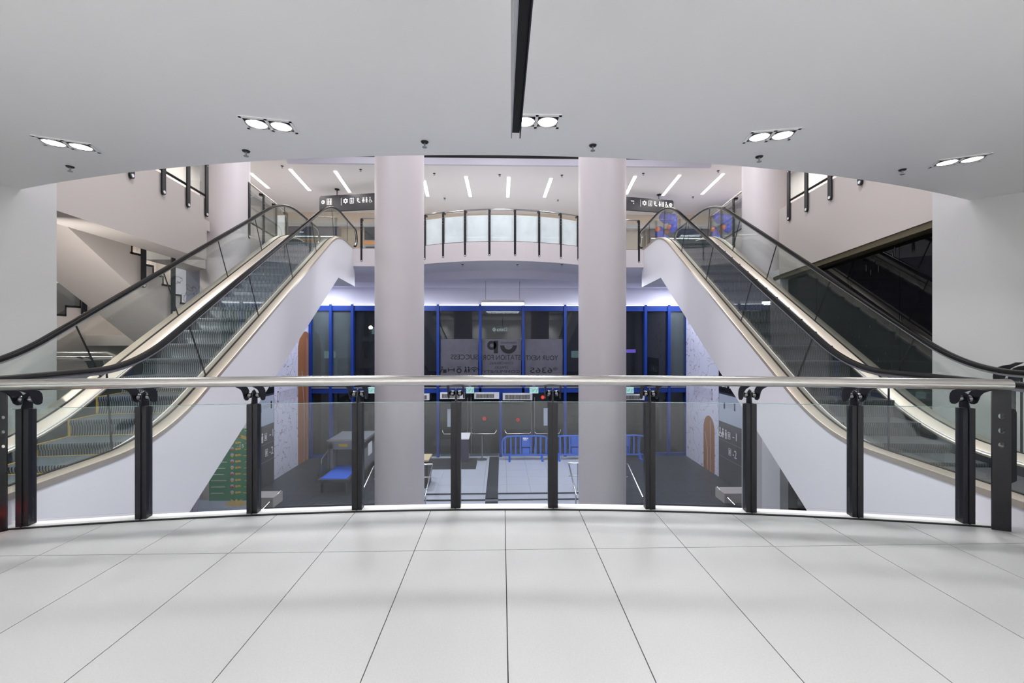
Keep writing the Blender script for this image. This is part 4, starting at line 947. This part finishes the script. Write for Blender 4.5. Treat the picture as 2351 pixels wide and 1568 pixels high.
def exit_sign(px0, px1, py0, py1, label):
    a_ = atY(px0, py0, 17.5); b_ = atY(px1, py1, 17.5); r = empty('exit_sign', ((a_[0] + b_[0]) / 2, 17.5, b_[2]), label, 'exit sign', 'green exit signs')
    obj('box', MB().box(a_[0], b_[0], 17.5, 17.55, b_[2], a_[2]), 'exit_white', r); cx_ = (a_[0] + b_[0]) / 2; cz = (a_[2] + b_[2]) / 2; w = (b_[0] - a_[0]) * .9; h = (a_[2] - b_[2]) * .62
    text('\u05d9\u05e6\u05d9\u05d0\u05d4'[::-1], (cx_, 17.495, cz), (1, 0, 0), (0, 0, 1), 1, 'exit_teal', r, fit=(w, h))
    obj('bracket', MB().box(cx_ - .05, cx_ + .05, 17.5, 17.9, a_[2], a_[2] + .1), 'grey_metal', r)
exit_sign(1070, 1088, 889, 903, 'lit teal exit sign above the left door pair'); exit_sign(1216, 1236, 889, 903, 'lit teal exit sign above the right door pair')
exit_sign(846, 863, 889, 903, 'lit teal exit sign left of the left front column'); exit_sign(1434, 1455, 889, 903, 'lit teal exit sign right of the right front column')
# handrails of the hall steps
def steprail(x, y0_, y1_, label, s):
    r = empty('step_handrail', (x, (y0_ + y1_) / 2, ZL), label, 'handrail', 'handrails of the hall steps')
    obj('rail', MB().tube([(x + s * .45, y0_ + .1, ZL + .92), (x, y0_ + .1, ZL + .92), (x, y0_, ZL + .9), (x, y1_, ZL + .4)], .024, 10), 'steel', r, True)
    obj('rail', MB().tube([(x + s * .3, y0_ + .1, ZL + .5), (x, y0_ + .1, ZL + .5)], .02, 8), 'steel', r, True)
    for y in (y0_ + .1, y1_ + .1): obj('post', MB().tube([(x + s * .3 * (y > 13), y, ZL - (.5 if y < 13.3 else 0)), (x + s * .3 * (y > 13), y, ZL + (.9 if y > 13 else .42))], .02, 8), 'steel', r, True)
steprail(-2.27, 13.75, 12.4, 'steel handrail of the hall steps right beside the left front column', -1); steprail(2.22, 13.75, 12.4, 'steel handrail of the hall steps left beside the right front column', 1)
steprail(-4.15, 13.6, 12.2, 'steel handrail of the hall steps left of the left front column', 1); steprail(4.15, 13.6, 12.2, 'steel handrail of the hall steps right of the right front column', -1)
for sd in (-1, 1):
    x = sd * 7.0; r = empty('glass_parapet', (x, 12.9, ZL), 'pale parapet block with steel rail by the %s directory board' % ('left' if sd < 0 else 'right'), 'parapet')
    obj('block', MB().box(min(x - sd * .15, x + sd * 1.0), max(x - sd * .15, x + sd * 1.0), 12.7, 13.25, ZL - .45, ZL + .3), 'warm_paint', r); obj('rail', MB().tube([(x - sd * .12, 13.2, ZL + .32), (x - sd * .05, 12.3, ZL + .1)], .024, 8), 'steel', r, True)

# ================================================================== NIGHT OUTSIDE, SHOP BEHIND US
sl = atY(851, 752, 34); r = empty('street_lamp', (sl[0], 34, ZL), 'glowing orange street lamp outside the glazing left of the left column', 'street lamp')
obj('pole', MB().tube([(sl[0], 34, ZL), (sl[0], 34, sl[2] + .1)], .09, 10), 'grey_metal', r, True); obj('lantern', MB().sphere((sl[0], 34, sl[2]), .16, 12, 8), 'street_glow', r, True)
bd = empty('street_building', (0, 60, ZL), 'dark building across the night street with a few lit windows', 'building')
obj('wall', MB().box(-50, 50, 60, 64, ZL, 14), 'night_wall', bd)
wm = [new_mesh('lit_window', MB().box(-.8, .8, -.04, 0, -.5, .5), 'window_glow'), new_mesh('window', MB().box(-.8, .8, -.04, 0, -.5, .5), 'ink')]
random.seed(11)
for i in range(22):
    for j in range(4): inst('window', wm[0 if random.random() < .1 else 1], (-34 + 3.2 * i, 60, -1 + 3.4 * j), bd)
pg = atY(1448, 806, 50); obj('neon_sign', MB().box(pg[0] - .6, pg[0] + .6, 50, 50.2, pg[2] - .2, pg[2] + .2), 'purple_glow', None, False, 'small purple neon sign outside right of the right front column', 'sign')
rg_ = atY(1246, 912, 30); obj('tail_light', MB().sphere((rg_[0], 30, rg_[2]), .13, 12, 8), 'red_glow', None, True, 'red traffic light glow outside behind the right door pair', 'light')
dl = empty('shop_sign', (-.17, -6.95, 2.2), 'lit shop sign on the wall behind the camera, mirrored in the blue glazing', 'sign')
text('Delta', (-.0, -6.94, 2.23), (-1, 0, 0), (0, 0, 1), 1, 'sign_glow', dl, fit=(1.05, .36))
flat('sign_logo', [('r', 0, 0, .1, .17), ('p', [(0, .09), (.05, 0), (0, -.09), (-.05, 0)])], (-.78, -6.94, 2.23), (-1, 0, 0), (0, 0, 1), 'sign_glow', dl)
